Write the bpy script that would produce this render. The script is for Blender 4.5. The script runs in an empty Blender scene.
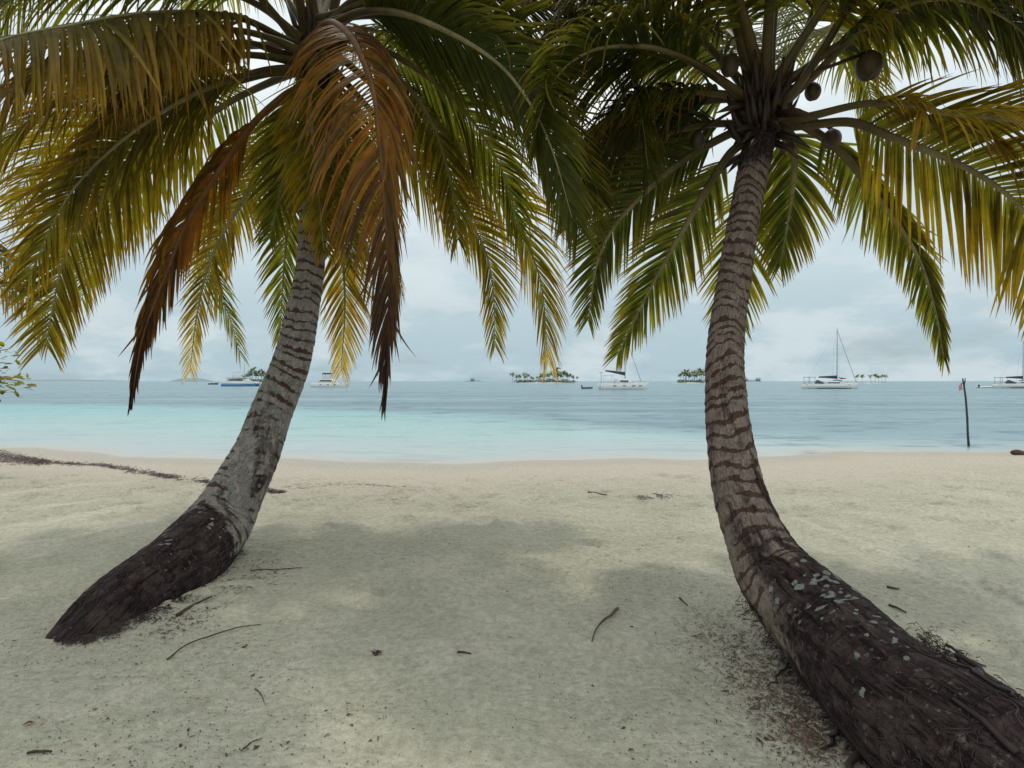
import bpy, math, random
import numpy as np
from mathutils import Vector

random.seed(11)
rng = np.random.default_rng(11)
scene = bpy.context.scene
COL = scene.collection
R = math.radians
F = 560.0           # focal length in pixels of the 1024 px wide frame
H = 1.5             # eye height
HOR = 381.0
WZ = -0.35          # sea level


def P(px, py, d):
    return np.array([(px - 512.0) / F * d, d, H - (py - HOR) / F * d])


# ------------------------------------------------------------------ noise
def _hash(ix, iy, seed):
    n = (ix.astype(np.int64) * 374761393 + iy.astype(np.int64) * 668265263 + seed * 974634777) & 0x7fffffff
    n = ((n ^ (n >> 13)) * 1274126177) & 0x7fffffff
    n = n ^ (n >> 16)
    return (n & 0xffffff) / float(0xffffff)


def vnoise(x, y, seed=0):
    x = np.asarray(x, float); y = np.asarray(y, float)
    ix = np.floor(x); iy = np.floor(y)
    fx = x - ix; fy = y - iy
    fx = fx * fx * fx * (fx * (fx * 6 - 15) + 10); fy = fy * fy * fy * (fy * (fy * 6 - 15) + 10)
    a = _hash(ix, iy, seed); b = _hash(ix + 1, iy, seed)
    c = _hash(ix, iy + 1, seed); d = _hash(ix + 1, iy + 1, seed)
    return (a + (b - a) * fx) * (1 - fy) + (c + (d - c) * fx) * fy


def fbm(x, y, seed=0, octv=4):
    s = 0; a = 0.5; t = 0
    for o in range(octv):
        s = s + a * vnoise(x * 2 ** o + 17.3 * o, y * 2 ** o - 9.1 * o, seed + o); t += a; a *= 0.5
    return s / t


def sstep(a, b, x):
    t = np.clip((x - a) / (b - a), 0, 1)
    return t * t * (3 - 2 * t)


# ------------------------------------------------------------------ object helpers
class MB:
    def __init__(s):
        s.v = []; s.f = []

    def box(s, c, size, rz=0.0, taper=1.0):
        cx, cy, cz = c; a, b, h = [q / 2 for q in size]; o = len(s.v)
        cs, sn = math.cos(rz), math.sin(rz)
        for z, k in ((-h, 1.0), (h, taper)):
            for x, y in ((-a, -b), (a, -b), (a, b), (-a, b)):
                x *= k; y *= k
                s.v.append((cx + x * cs - y * sn, cy + x * sn + y * cs, cz + z))
        for q in ((3, 2, 1, 0), (4, 5, 6, 7), (0, 1, 5, 4), (1, 2, 6, 5), (2, 3, 7, 6), (3, 0, 4, 7)):
            s.f.append(tuple(o + i for i in q))

    def tube(s, pts, rad, n=8, caps=True):
        pts = [np.array(p, float) for p in pts]
        if not hasattr(rad, '__len__'): rad = [rad] * len(pts)
        o = len(s.v)
        t0 = pts[1] - pts[0]; t0 /= np.linalg.norm(t0) + 1e-9
        ref = np.array([0, 0, 1.0]) if abs(t0[2]) < 0.9 else np.array([1.0, 0, 0])
        a = np.cross(t0, ref); a /= np.linalg.norm(a)
        for i, p in enumerate(pts):
            t = pts[min(i + 1, len(pts) - 1)] - pts[max(i - 1, 0)]
            t /= np.linalg.norm(t) + 1e-9
            a = a - t * a.dot(t); a /= np.linalg.norm(a) + 1e-9
            b = np.cross(t, a)
            for k in range(n):
                th = 2 * math.pi * k / n
                s.v.append(tuple(p + rad[i] * (math.cos(th) * a + math.sin(th) * b)))
        for i in range(len(pts) - 1):
            for k in range(n):
                k2 = (k + 1) % n
                s.f.append((o + i * n + k, o + i * n + k2, o + (i + 1) * n + k2, o + (i + 1) * n + k))
        if caps:
            s.f.append(tuple(o + k for k in reversed(range(n))))
            e = o + (len(pts) - 1) * n
            s.f.append(tuple(e + k for k in range(n)))

    def loft(s, secs, closed=False, cap=True):
        n = len(secs[0]); o = len(s.v)
        for sec in secs: s.v.extend([tuple(p) for p in sec])
        m = n if closed else n - 1
        for i in range(len(secs) - 1):
            for k in range(m):
                k2 = (k + 1) % n
                s.f.append((o + i * n + k, o + (i + 1) * n + k, o + (i + 1) * n + k2, o + i * n + k2))
        if cap:
            s.f.append(tuple(o + k for k in range(n)))
            e = o + (len(secs) - 1) * n
            s.f.append(tuple(e + k for k in reversed(range(n))))

    def ell(s, c, r, nu=20, nv=12, fn=None):
        o = len(s.v)
        for j in range(nv + 1):
            ph = math.pi * j / nv
            for i in range(nu):
                th = 2 * math.pi * i / nu
                q = np.array([math.sin(ph) * math.cos(th), math.sin(ph) * math.sin(th), math.cos(ph)])
                k = fn(th, ph) if fn else 1.0
                s.v.append(tuple(np.array(c) + q * np.array(r) * k))
        for j in range(nv):
            for i in range(nu):
                i2 = (i + 1) % nu
                s.f.append((o + j * nu + i, o + (j + 1) * nu + i, o + (j + 1) * nu + i2, o + j * nu + i2))


def link(name, me, mat, parent=None, smooth=True):
    if mat: me.materials.append(mat)
    if smooth:
        me.polygons.foreach_set('use_smooth', [True] * len(me.polygons))
    o = bpy.data.objects.new(name, me); COL.objects.link(o)
    if parent: o.parent = parent
    return o


def obj(name, mb, mat, parent=None, smooth=True):
    me = bpy.data.meshes.new(name)
    me.from_pydata([tuple(map(float, v)) for v in mb.v], [], mb.f); me.update()
    return link(name, me, mat, parent, smooth)


def npmesh(name, V, Fq, mat, parent=None, smooth=True, cols=None, uv=None, attrs=None):
    V = np.asarray(V, np.float32); Fq = np.asarray(Fq, np.int32)
    me = bpy.data.meshes.new(name)
    me.vertices.add(len(V)); me.vertices.foreach_set('co', V.ravel())
    nf, k = Fq.shape
    me.loops.add(nf * k); me.loops.foreach_set('vertex_index', Fq.ravel())
    me.polygons.add(nf)
    me.polygons.foreach_set('loop_start', np.arange(0, nf * k, k, dtype=np.int32))
    me.polygons.foreach_set('loop_total', np.full(nf, k, np.int32))
    me.update(calc_edges=True); me.validate()
    if cols is not None:
        a = me.color_attributes.new('Col', 'FLOAT_COLOR', 'POINT')
        c = np.ones((len(V), 4), np.float32); c[:, :3] = cols
        a.data.foreach_set('color', c.ravel())
    if uv is not None:
        l = me.uv_layers.new(name='UVMap')
        l.data.foreach_set('uv', np.asarray(uv, np.float32)[Fq.ravel()].ravel())
    for nm, val in (attrs or {}).items():
        a = me.attributes.new(nm, 'FLOAT', 'POINT'); a.data.foreach_set('value', np.asarray(val, np.float32))
    return link(name, me, mat, parent, smooth)


def tag(o, label=None, cat=None, group=None, kind=None):
    if label: o['label'] = label
    if cat: o['category'] = cat
    if group: o['group'] = group
    if kind: o['kind'] = kind
    return o


def thing(name, label, cat, loc=(0, 0, 0), rz=0.0, group=None):
    o = bpy.data.objects.new(name, None); COL.objects.link(o)
    o.location = tuple(map(float, loc)); o.rotation_euler = (0, 0, rz); o.empty_display_size = 0.2
    return tag(o, label, cat, group)


def dup(root, loc, rz=0, sc=1.0, label=None, group=None):
    r = root.copy(); COL.objects.link(r)
    r.location = tuple(map(float, loc)); r.rotation_euler = (0, 0, rz); r.scale = (sc, sc, sc)
    if label: r['label'] = label
    if group: r['group'] = group
    for ch in list(root.children):
        c = ch.copy(); COL.objects.link(c); c.parent = r
    return r


# ------------------------------------------------------------------ materials
class NT:
    def __init__(s, name):
        s.m = bpy.data.materials.new(name); s.m.use_nodes = True
        s.t = s.m.node_tree; s.t.nodes.clear()
        s.out = s.n('ShaderNodeOutputMaterial')

    def n(s, t, **kw):
        x = s.t.nodes.new(t)
        for k, v in kw.items():
            if k in x.inputs.keys() if hasattr(x.inputs, 'keys') else False: x.inputs[k].default_value = v
            else: setattr(x, k, v)
        return x

    def l(s, a, b): s.t.links.new(a, b)

    def val(s, node, **kw):
        for k, v in kw.items(): node.inputs[k].default_value = v

    def mix(s, fac, a, b, mode='MIX'):
        x = s.n('ShaderNodeMix', data_type='RGBA', blend_type=mode)
        for sock, v in ((x.inputs[0], fac), (x.inputs[6], a), (x.inputs[7], b)):
            if isinstance(v, (int, float)): sock.default_value = v
            elif isinstance(v, tuple): sock.default_value = v + (1,) if len(v) == 3 else v
            else: s.l(v, sock)
        return x.outputs[2]

    def math(s, op, a, b=0.0, c=None, clamp=False):
        x = s.n('ShaderNodeMath', operation=op); x.use_clamp = clamp
        for i, v in enumerate((a, b) if c is None else (a, b, c)):
            if isinstance(v, (int, float)): x.inputs[i].default_value = v
            else: s.l(v, x.inputs[i])
        return x.outputs[0]

    def ramp(s, fac, stops):
        x = s.n('ShaderNodeValToRGB'); s.l(fac, x.inputs[0])
        e = x.color_ramp.elements
        while len(e) > 1: e.remove(e[-1])
        for i, (p, c) in enumerate(stops):
            q = e[0] if i == 0 else e.new(p)
            q.position = p
            q.color = (c, c, c, 1) if isinstance(c, (int, float)) else tuple(c) + (1,)
        return x.outputs[0]

    def rng(s, v, a, b, c=0.0, d=1.0, smooth=True):
        x = s.n('ShaderNodeMapRange'); s.l(v, x.inputs[0])
        if smooth: x.interpolation_type = 'SMOOTHSTEP'
        for i, q in enumerate((a, b, c, d)): x.inputs[i + 1].default_value = q
        return x.outputs[0]

    def noise(s, vec, scale, detail=3, rough=0.55, mapping=None):
        if mapping:
            mp = s.n('ShaderNodeMapping'); s.l(vec, mp.inputs[0])
            mp.inputs['Scale'].default_value = mapping[0]; mp.inputs['Rotation'].default_value = mapping[1]
            vec = mp.outputs[0]
        x = s.n('ShaderNodeTexNoise'); s.l(vec, x.inputs['Vector'])
        x.inputs['Scale'].default_value = scale; x.inputs['Detail'].default_value = detail
        x.inputs['Roughness'].default_value = rough
        return x.outputs[0]

    def bump(s, h, strength, dist, nrm=None):
        x = s.n('ShaderNodeBump'); s.l(h, x.inputs['Height'])
        x.inputs['Strength'].default_value = strength; x.inputs['Distance'].default_value = dist
        if nrm: s.l(nrm, x.inputs['Normal'])
        return x.outputs[0]

    def princ(s, col, rough=0.6, nrm=None, spec=0.3, metal=0.0):
        x = s.n('ShaderNodeBsdfPrincipled')
        if isinstance(col, tuple): x.inputs['Base Color'].default_value = col + (1,)
        else: s.l(col, x.inputs['Base Color'])
        if isinstance(rough, (int, float)): x.inputs['Roughness'].default_value = rough
        else: s.l(rough, x.inputs['Roughness'])
        x.inputs['Specular IOR Level'].default_value = spec; x.inputs['Metallic'].default_value = metal
        if nrm: s.l(nrm, x.inputs['Normal'])
        return x.outputs[0]

    def done(s, sh):
        s.l(sh, s.out.inputs[0]); return s.m


def simple(name, col, rough=0.5, var=0.25, scale=6.0, spec=0.3):
    t = NT(name)
    g = t.n('ShaderNodeTexCoord').outputs['Object']
    n = t.noise(g, scale, 4)
    c = t.mix(n, tuple(q * (1 - var) for q in col), tuple(min(1, q * (1 + var)) for q in col))
    return t.done(t.princ(c, rough, t.bump(n, 0.15, 0.01), spec))


def mat_sand():
    t = NT('sand')
    pos = t.n('ShaderNodeNewGeometry').outputs['Position']
    u = t.n('ShaderNodeAttribute', attribute_name='u').outputs['Fac']
    big = t.noise(pos, 0.9, 4, 0.6)
    mid = t.noise(pos, 7, 4, 0.6)
    streak = t.noise(pos, 1.6, 3, 0.55, ((1.0, 9.0, 1), (0, 0, R(-28))))
    fine = t.noise(pos, 140, 2, 0.6)
    grain = t.noise(pos, 700, 1, 0.5)
    c = t.mix(t.rng(big, 0.35, 0.65), (0.465, 0.455, 0.352), (0.54, 0.522, 0.41))  # grey-green near sand, canopy light tinted into its colour
    c = t.mix(t.math('MULTIPLY', t.rng(streak, 0.45, 0.75), 0.35), c, (0.47, 0.445, 0.36))
    c = t.mix(t.math('MULTIPLY', t.rng(mid, 0.52, 0.78), 0.45), c, (0.36, 0.345, 0.265))
    c = t.mix(t.math('MULTIPLY', t.n('ShaderNodeAttribute', attribute_name='sunstreak_pale').outputs['Fac'], 0.95), c, (0.62, 0.59, 0.49))  # pale sand patches and ridges, plus sun streaks painted into the colour
    # paler sand toward the water, without the canopy-light tint
    c = t.mix(t.rng(u, -6.5, -3.8), c, (0.545, 0.49, 0.405))
    c = t.mix(t.math('MULTIPLY', t.rng(u, -2.2, -0.1), t.math('ADD', t.math('MULTIPLY', big, 0.6), 0.5), clamp=True), c, (0.45, 0.415, 0.355))
    c = t.mix(0.55, c, t.mix(fine, t.mix(0.0, (0.62, 0.6, 0.58), (1, 1, 1)), (1.25, 1.25, 1.25)), 'MULTIPLY')
    c = t.mix(0.35, c, t.ramp(grain, [(0.3, 0.55), (0.6, 1.2)]), 'MULTIPLY')
    c = t.mix(t.math('MULTIPLY', t.rng(fine, 0.62, 0.72), 0.6), c, (0.2, 0.17, 0.13))
    c = t.mix(0.8, c, t.ramp(t.noise(pos, 24, 4, 0.7), [(0.32, 0.72), (0.68, 1.22)]), 'MULTIPLY')
    c = t.mix(t.math('MULTIPLY', t.rng(t.noise(pos, 62, 2, 0.6), 0.67, 0.73), 0.55), c, (0.13, 0.11, 0.08))
    h = t.math('ADD', t.math('MULTIPLY', mid, 0.9), t.math('MULTIPLY', t.noise(pos, 32, 3), 0.35))
    h = t.math('ADD', h, t.math('MULTIPLY', streak, 0.5))
    b = t.bump(h, 0.8, 0.06)
    b = t.bump(fine, 0.6, 0.010, b)
    rough = t.rng(u, -1.2, 0.2, 0.9, 0.35)
    return t.done(t.princ(c, rough, b, 0.25))


def mat_sea():
    t = NT('sea_water')
    pos = t.n('ShaderNodeNewGeometry').outputs['Position']
    u = t.n('ShaderNodeAttribute', attribute_name='u').outputs['Fac']
    v = t.n('ShaderNodeAttribute', attribute_name='v').outputs['Fac']
    dist = t.n('ShaderNodeAttribute', attribute_name='dist').outputs['Fac']
    patch = t.noise(pos, 0.07, 4, 0.6, ((0.5, 1, 1), (0, 0, 0)))
    wav = t.math('ADD', t.math('MULTIPLY', t.noise(pos, 0.62, 4, 0.62, ((0.42, 1.0, 1), (0, 0, R(6)))), 0.6), t.math('MULTIPLY', t.noise(pos, 1.9, 3, 0.6, ((0.5, 1.0, 1), (0, 0, R(-5)))), 0.4))
    rip = t.noise(pos, 3.6, 3, 0.6, ((0.5, 1.3, 1), (0, 0, R(-8))))
    refl_streak = t.noise(pos, 0.055, 3, 0.6, ((0.25, 2.2, 1), (0, 0, R(2))))
    un = t.math('ADD', u, t.math('MULTIPLY', t.rng(u, 0.0, 2.0), t.math('MULTIPLY', t.math('SUBTRACT', patch, 0.5), 3.0)))
    shal = t.ramp(t.math('MULTIPLY', un, 1 / 30.0), [(0.0, (0.45, 0.415, 0.355)), (0.006, (0.50, 0.49, 0.455)), (0.012, (0.47, 0.48, 0.45)), (0.05, (0.43, 0.485, 0.46)), (0.2, (0.38, 0.52, 0.50)),
                                                    (0.55, (0.29, 0.485, 0.485)), (1.0, (0.25, 0.43, 0.445))])
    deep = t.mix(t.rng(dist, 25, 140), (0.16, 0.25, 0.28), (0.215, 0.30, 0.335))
    deep = t.mix(t.rng(refl_streak, 0.35, 0.65), deep, (0.25, 0.355, 0.38))  # long streaks of varying reflection put into the deep colour
    vv = t.math('ADD', v, t.math('MULTIPLY', t.math('SUBTRACT', patch, 0.5), 9.0))
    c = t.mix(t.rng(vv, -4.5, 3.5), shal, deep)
    # dark ripples: uneven reflection painted into the water colour
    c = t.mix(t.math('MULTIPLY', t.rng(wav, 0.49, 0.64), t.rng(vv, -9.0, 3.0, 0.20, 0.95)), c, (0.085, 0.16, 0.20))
    amp = t.rng(u, 0.3, 10, 0.12, 1.0)
    h = t.math('ADD', t.math('MULTIPLY', wav, 1.0), t.math('MULTIPLY', rip, 0.28))
    h = t.math('MULTIPLY', h, amp)
    b = t.bump(h, 0.8, 0.35)
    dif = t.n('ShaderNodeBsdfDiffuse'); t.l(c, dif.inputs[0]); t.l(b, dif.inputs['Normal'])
    gl = t.n('ShaderNodeBsdfGlossy'); gl.inputs['Roughness'].default_value = 0.16; t.l(b, gl.inputs['Normal'])
    gl.inputs['Color'].default_value = (0.92, 0.96, 1, 1)
    fr = t.n('ShaderNodeFresnel'); fr.inputs[0].default_value = 1.33; t.l(b, fr.inputs['Normal'])
    f = t.math('MULTIPLY', t.math('MINIMUM', t.math('MULTIPLY', fr.outputs[0], 0.62), 0.42), t.rng(u, -0.1, 1.2))
    m = t.n('ShaderNodeMixShader'); t.l(f, m.inputs[0]); t.l(dif.outputs[0], m.inputs[1]); t.l(gl.outputs[0], m.inputs[2])
    return t.done(m.outputs[0])


def mat_leaf():
    t = NT('palm_leaf')
    c = t.n('ShaderNodeAttribute', attribute_name='Col').outputs['Color']
    pos = t.n('ShaderNodeTexCoord').outputs['Object']
    n = t.noise(pos, 9, 4, 0.65)
    c2 = t.mix(0.7, c, t.ramp(n, [(0.3, 0.55), (0.7, 1.3)]), 'MULTIPLY')
    c2 = t.mix(t.math('MULTIPLY', t.rng(t.noise(pos, 45, 2), 0.62, 0.75), 0.6), c2, (0.10, 0.05, 0.02))
    p = t.princ(c2, 0.48, t.bump(n, 0.1, 0.004), 0.25)
    tr = t.n('ShaderNodeBsdfTranslucent')
    t.l(t.mix(1.0, c2, (3.6, 3.1, 1.0), 'MULTIPLY'), tr.inputs[0])
    m = t.n('ShaderNodeMixShader'); m.inputs[0].default_value = 0.5
    t.l(p, m.inputs[1]); t.l(tr.outputs[0], m.inputs[2])
    return t.done(m.outputs[0])


def mat_trunk(pale):
    t = NT('palm_bark')
    c = t.n('ShaderNodeAttribute', attribute_name='Col').outputs['Color']
    sp = t.n('ShaderNodeSeparateColor'); t.l(c, sp.inputs[0])
    uv = t.n('ShaderNodeTexCoord').outputs['UV']
    pos = t.n('ShaderNodeTexCoord').outputs['Object']
    fis = t.noise(uv, 1.0, 4, 0.65, ((24, 5, 1), (0, 0, 0)))
    cr = t.noise(uv, 1.0, 3, 0.6, ((60, 16, 1), (0, 0, 0)))
    mott = t.noise(pos, 14, 5, 0.65)
    fine = t.noise(pos, 90, 3, 0.6)
    fl = t.noise(uv, 1.0, 5, 0.7, ((13, 6, 1), (0, 0, 0)))
    brk = t.math('MULTIPLY', t.math('SUBTRACT', t.noise(pos, 38, 4, 0.7), 0.5), 0.9)
    grv = t.rng(t.math('ADD', sp.outputs[0], brk), 0.25, 0.72)
    stn = t.rng(t.math('ADD', sp.outputs[1], brk), 0.18, 0.80)
    lic = t.rng(t.math('ADD', sp.outputs[2], t.math('MULTIPLY', brk, 0.75)), 0.46, 0.56)
    b0 = t.mix(t.rng(mott, 0.3, 0.7), tuple(q * 0.55 for q in pale), pale)
    b0 = t.mix(t.math('MULTIPLY', t.rng(fis, 0.50, 0.66), 0.42), b0, (0.075, 0.045, 0.035))
    b0 = t.mix(t.math('MULTIPLY', t.rng(fine, 0.45, 0.7), 0.45), b0, tuple(q * 1.25 for q in pale))
    b0 = t.mix(grv, b0, t.mix(mott, (0.050, 0.028, 0.021), (0.135, 0.082, 0.062)))
    st = t.mix(t.rng(fl, 0.30, 0.75), (0.020, 0.012, 0.013), (0.085, 0.058, 0.055))
    st = t.mix(t.math('MULTIPLY', t.rng(t.noise(pos, 5, 4, 0.65), 0.52, 0.70), 0.4), st, (0.115, 0.088, 0.082))
    st = t.mix(t.math('MULTIPLY', t.rng(t.noise(pos, 3.1, 3, 0.6), 0.60, 0.75), 0.5), st, (0.11, 0.055, 0.032))
    st = t.mix(t.math('MULTIPLY', t.rng(fis, 0.52, 0.60), 0.85), st, (0.012, 0.008, 0.008))
    st = t.mix(t.math('MULTIPLY', grv, 0.3), st, (0.016, 0.010, 0.010))
    st = t.mix(t.math('MULTIPLY', t.rng(t.noise(pos, 27, 4, 0.7), 0.60, 0.66), 0.7), st, (0.16, 0.135, 0.12))
    b0 = t.mix(stn, b0, st)
    b0 = t.mix(lic, b0, t.mix(fine, (0.14, 0.15, 0.135), (0.31, 0.325, 0.295)))
    h = t.math('ADD', t.math('MULTIPLY', fis, -0.8), t.math('MULTIPLY', fine, 0.4))
    h = t.math('ADD', h, t.math('MULTIPLY', fl, 0.45))
    h = t.math('SUBTRACT', h, t.math('MULTIPLY', t.rng(cr, 0.55, 0.65), 0.5))
    h = t.math('ADD', t.math('SUBTRACT', h, t.math('MULTIPLY', grv, 0.5)), t.math('MULTIPLY', lic, 0.25))
    return t.done(t.princ(b0, 0.85, t.bump(h, 1.0, 0.016), 0.12))


def mat_stalk(name, a, b):
    t = NT(name)
    pos = t.n('ShaderNodeTexCoord').outputs['Object']
    n = t.noise(pos, 6, 5, 0.65)
    if a is None:
        a = t.n('ShaderNodeAttribute', attribute_name='Col').outputs['Color']; b = t.mix(1.0, a, (0.6, 0.58, 0.5), 'MULTIPLY')
    c = t.mix(t.rng(n, 0.3, 0.7), a, b)
    c = t.mix(t.math('MULTIPLY', t.rng(t.noise(pos, 40, 3), 0.55, 0.7), 0.5), c, (0.05, 0.03, 0.015))
    return t.done(t.princ(c, 0.5, t.bump(n, 0.2, 0.01), 0.3))


M = {}
M['sand'] = mat_sand(); M['sea'] = mat_sea(); M['leaf'] = mat_leaf()
M['bark_a'] = mat_trunk((0.36, 0.325, 0.295)); M['bark_b'] = mat_trunk((0.30, 0.232, 0.192))
M['stalk'] = mat_stalk('frond_stalk', None, None)
M['stalk_dead'] = mat_stalk('dead_stalk', (0.20, 0.085, 0.02), (0.30, 0.14, 0.04))
M['fibre'] = mat_stalk('sheath_fibre', (0.022, 0.013, 0.009), (0.065, 0.038, 0.024))
M['coconut'] = mat_stalk('coconut_husk', (0.032, 0.028, 0.012), (0.075, 0.046, 0.022))
M['root'] = mat_stalk('root_fibre', (0.022, 0.015, 0.015), (0.062, 0.042, 0.038))
M['twig'] = mat_stalk('twig_wood', (0.035, 0.022, 0.016), (0.11, 0.07, 0.05))
M['weed'] = mat_stalk('dry_seaweed', (0.035, 0.018, 0.016), (0.10, 0.055, 0.043))
M['litter'] = mat_stalk('root_litter', (0.10, 0.055, 0.042), (0.20, 0.13, 0.10))
M['white'] = simple('white_gelcoat', (0.74, 0.75, 0.74), 0.35, 0.05)
M['blue'] = simple('blue_hull_paint', (0.10, 0.23, 0.43), 0.4, 0.1)
M['navy'] = simple('dark_canvas', (0.045, 0.055, 0.075), 0.8, 0.2)
M['sky_canvas'] = simple('blue_canvas', (0.13, 0.33, 0.45), 0.8, 0.15)
M['red'] = simple('red_canvas', (0.50, 0.07, 0.06), 0.8, 0.2)
M['glass'] = simple('dark_window', (0.04, 0.06, 0.075), 0.12, 0.1, 6, 0.6)
M['metal'] = simple('mast_metal', (0.27, 0.32, 0.36), 0.45, 0.1)
M['dinghy'] = simple('grey_rubber', (0.07, 0.10, 0.11), 0.6, 0.2)
M['dark'] = simple('dark_figure', (0.03, 0.03, 0.035), 0.7, 0.2)
M['pole'] = simple('weathered_pole', (0.05, 0.05, 0.065), 0.8, 0.35, 12)
M['pink'] = simple('pink_cloth', (0.62, 0.28, 0.32), 0.85, 0.2)
M['isl_sand'] = simple('island_sand', (0.56, 0.57, 0.53), 0.9, 0.1, 0.4)  # island colours from here down are paled with distance haze
M['isl_green'] = simple('island_scrub', (0.25, 0.29, 0.24), 0.9, 0.35, 0.25)
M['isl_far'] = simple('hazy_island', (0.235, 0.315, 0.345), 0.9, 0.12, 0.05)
M['isl_leaf'] = simple('island_palm_leaf', (0.25, 0.29, 0.205), 0.7, 0.45, 0.5)
M['isl_trunk'] = simple('island_palm_trunk', (0.24, 0.24, 0.21), 0.9, 0.2, 1.0)
M['hut'] = simple('hut_thatch', (0.26, 0.27, 0.26), 0.9, 0.2, 1.0)

# ------------------------------------------------------------------ ground
_spx = [(-300, 443), (0, 447), (100, 455), (300, 462), (500, 462.5), (700, 459), (860, 452.5), (1024, 450.5), (1300, 450)]
_S = [((px - 512) / F * (H - WZ) * F / (py - HOR), (H - WZ) * F / (py - HOR)) for px, py in _spx]
_dpx = [(100, 404), (300, 408), (480, 415), (600, 424), (700, 432.5), (760, 436.5), (900, 440), (1024, 442)]
_D = [((px - 512) / F * (H - WZ) * F / (py - HOR), (H - WZ) * F / (py - HOR)) for px, py in _dpx]
SX = np.array([-4000] + [p[0] for p in _S] + [4000.0]); SY = np.array([_S[0][1] + 4] + [p[1] for p in _S] + [_S[-1][1]])
DX = np.array([-4000] + [p[0] for p in _D] + [4000.0]); DY = np.array([_D[0][1] + 3] + [p[1] for p in _D] + [_D[-1][1]])


def smooth_interp(x, X, Y):
    x = np.asarray(x, float)
    return sum(np.interp(x + o, X, Y) for o in (-1.6, -0.8, 0, 0.8, 1.6)) / 5


def shore_y(x): return smooth_interp(x, SX, SY) + 0.25 * np.sin(np.asarray(x) * 0.9) + 0.12 * np.sin(np.asarray(x) * 2.3 + 1)


def deep_y(x): return smooth_interp(x, DX, DY)


foot = []
for i in range(230):
    y = random.uniform(2.5, 9.5) if i < 60 else random.uniform(5.8, 9.2)
    x = random.uniform(-0.9, 0.9) * (y * 0.95 + 1)
    foot.append((x, y, random.uniform(0, 3.14), random.uniform(0.06, 0.12), random.uniform(0.10, 0.2), random.uniform(0.015, 0.04)))


BANK = [(-2.62, 3.4, .28, .02), (-2.55, 3.8, .32, .02), (-2.45, 4.25, .34, .015), (1.9, 2.6, .4, .03), (1.45, 3.1, .3, .03)]


def ground_z(x, y, detail=True):
    x = np.asarray(x, float); y = np.asarray(y, float)
    u = y - shore_y(x)
    z = np.where(u < 0, -0.35 * sstep(-5.6, 0.4, u) / float(sstep(-5.6, 0.4, np.array(0.0))), 0)
    z = np.where(u >= 0, np.maximum(-0.35 - 0.07 * u, -2.5), z)
    z = z + 0.035 * np.exp(-((u + 5.4) / 0.9) ** 2)
    k = sstep(0.5, -3.5, u)
    z = z + k * 0.055 * (fbm(x * 0.55, y * 0.55, 3, 3) - 0.5) * 2 * sstep(9.5, 7.0, y) + k * 0.03 * (fbm(x * 1.8 + 5, y * 1.8, 7, 3) - 0.5)
    for bx_, by_, bs_, bh_ in BANK: z = z + bh_ * np.exp(-((x - bx_) ** 2 + (y - by_) ** 2) / bs_ ** 2)
    if detail:
        z = z + k * 0.03 * (fbm(x * 7, y * 7, 21, 3) - 0.5)
    return z


def GV(px, py, lift=0.0):
    px = np.asarray(px, float); py = np.asarray(py, float)
    lo = np.full(px.shape, 0.8); hi = np.full(px.shape, 60.0)
    for _ in range(34):
        m = 0.5 * (lo + hi)
        up = H - (py - HOR) / F * m > ground_z((px - 512) / F * m, m, False)
        lo = np.where(up, m, lo); hi = np.where(up, hi, m)
    x = (px - 512) / F * lo
    return np.stack([x, lo, ground_z(x, lo) + lift], -1)


def G(px, py, lift=0.0): return GV(np.array([px]), np.array([py]), lift)[0]


def grid_faces(nr, nc):
    i = np.arange(nr - 1)[:, None] * nc + np.arange(nc - 1)[None, :]
    return np.stack([i, i + 1, i + nc + 1, i + nc], -1).reshape(-1, 4)


rows = np.concatenate([np.linspace(-40, 0.6, 40), np.arange(0.63, 9.3, 0.03), np.arange(9.3, 20, 0.09), np.geomspace(20, 16000, 50)])
t = np.linspace(-1, 1, 640)
base = np.where(np.abs(t) < 0.9, t / 0.9, np.sign(t) * (1 + 60 * np.maximum(np.abs(t) - 0.9, 0) ** 1.6 * 4))
W = np.maximum(10.0, rows * 1.25)
X = W[:, None] * base[None, :]; Y = np.repeat(rows[:, None], len(t), 1)
Z = ground_z(X, Y)
for fx, fy, fa, fw, fl, fd in foot:
    m = (np.abs(X - fx) < 0.5) & (np.abs(Y - fy) < 0.5)
    dx = X[m] - fx; dy = Y[m] - fy
    a = (dx * math.cos(fa) + dy * math.sin(fa)) / fl; b = (-dx * math.sin(fa) + dy * math.cos(fa)) / fw
    r2 = a * a + b * b
    Z[m] += fd * (-1.3 * np.exp(-r2 * 1.6) + 0.55 * np.exp(-(np.sqrt(r2) - 1.35) ** 2 * 6))
sunstreak_pale = np.zeros_like(X)
def ridge_sunstreak(a, b, w, h, k):
    A = GV(np.array([a[0]]), np.array([a[1]]))[0]; B = GV(np.array([b[0]]), np.array([b[1]]))[0]
    dx, dy = B[0] - A[0], B[1] - A[1]; L = math.hypot(dx, dy); dx /= L; dy /= L
    al = (X - A[0]) * dx + (Y - A[1]) * dy; ac = -(X - A[0]) * dy + (Y - A[1]) * dx + 0.12 * (fbm(al * 1.1 + k * 3, al * 0 + k, 5, 3) - 0.5)
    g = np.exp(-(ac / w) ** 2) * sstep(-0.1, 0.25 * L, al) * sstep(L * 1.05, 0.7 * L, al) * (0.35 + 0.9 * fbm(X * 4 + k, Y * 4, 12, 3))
    np.maximum(sunstreak_pale, g * (1 if h > 0 else 0), out=sunstreak_pale); np.add(Z, h * g, out=Z)
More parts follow.
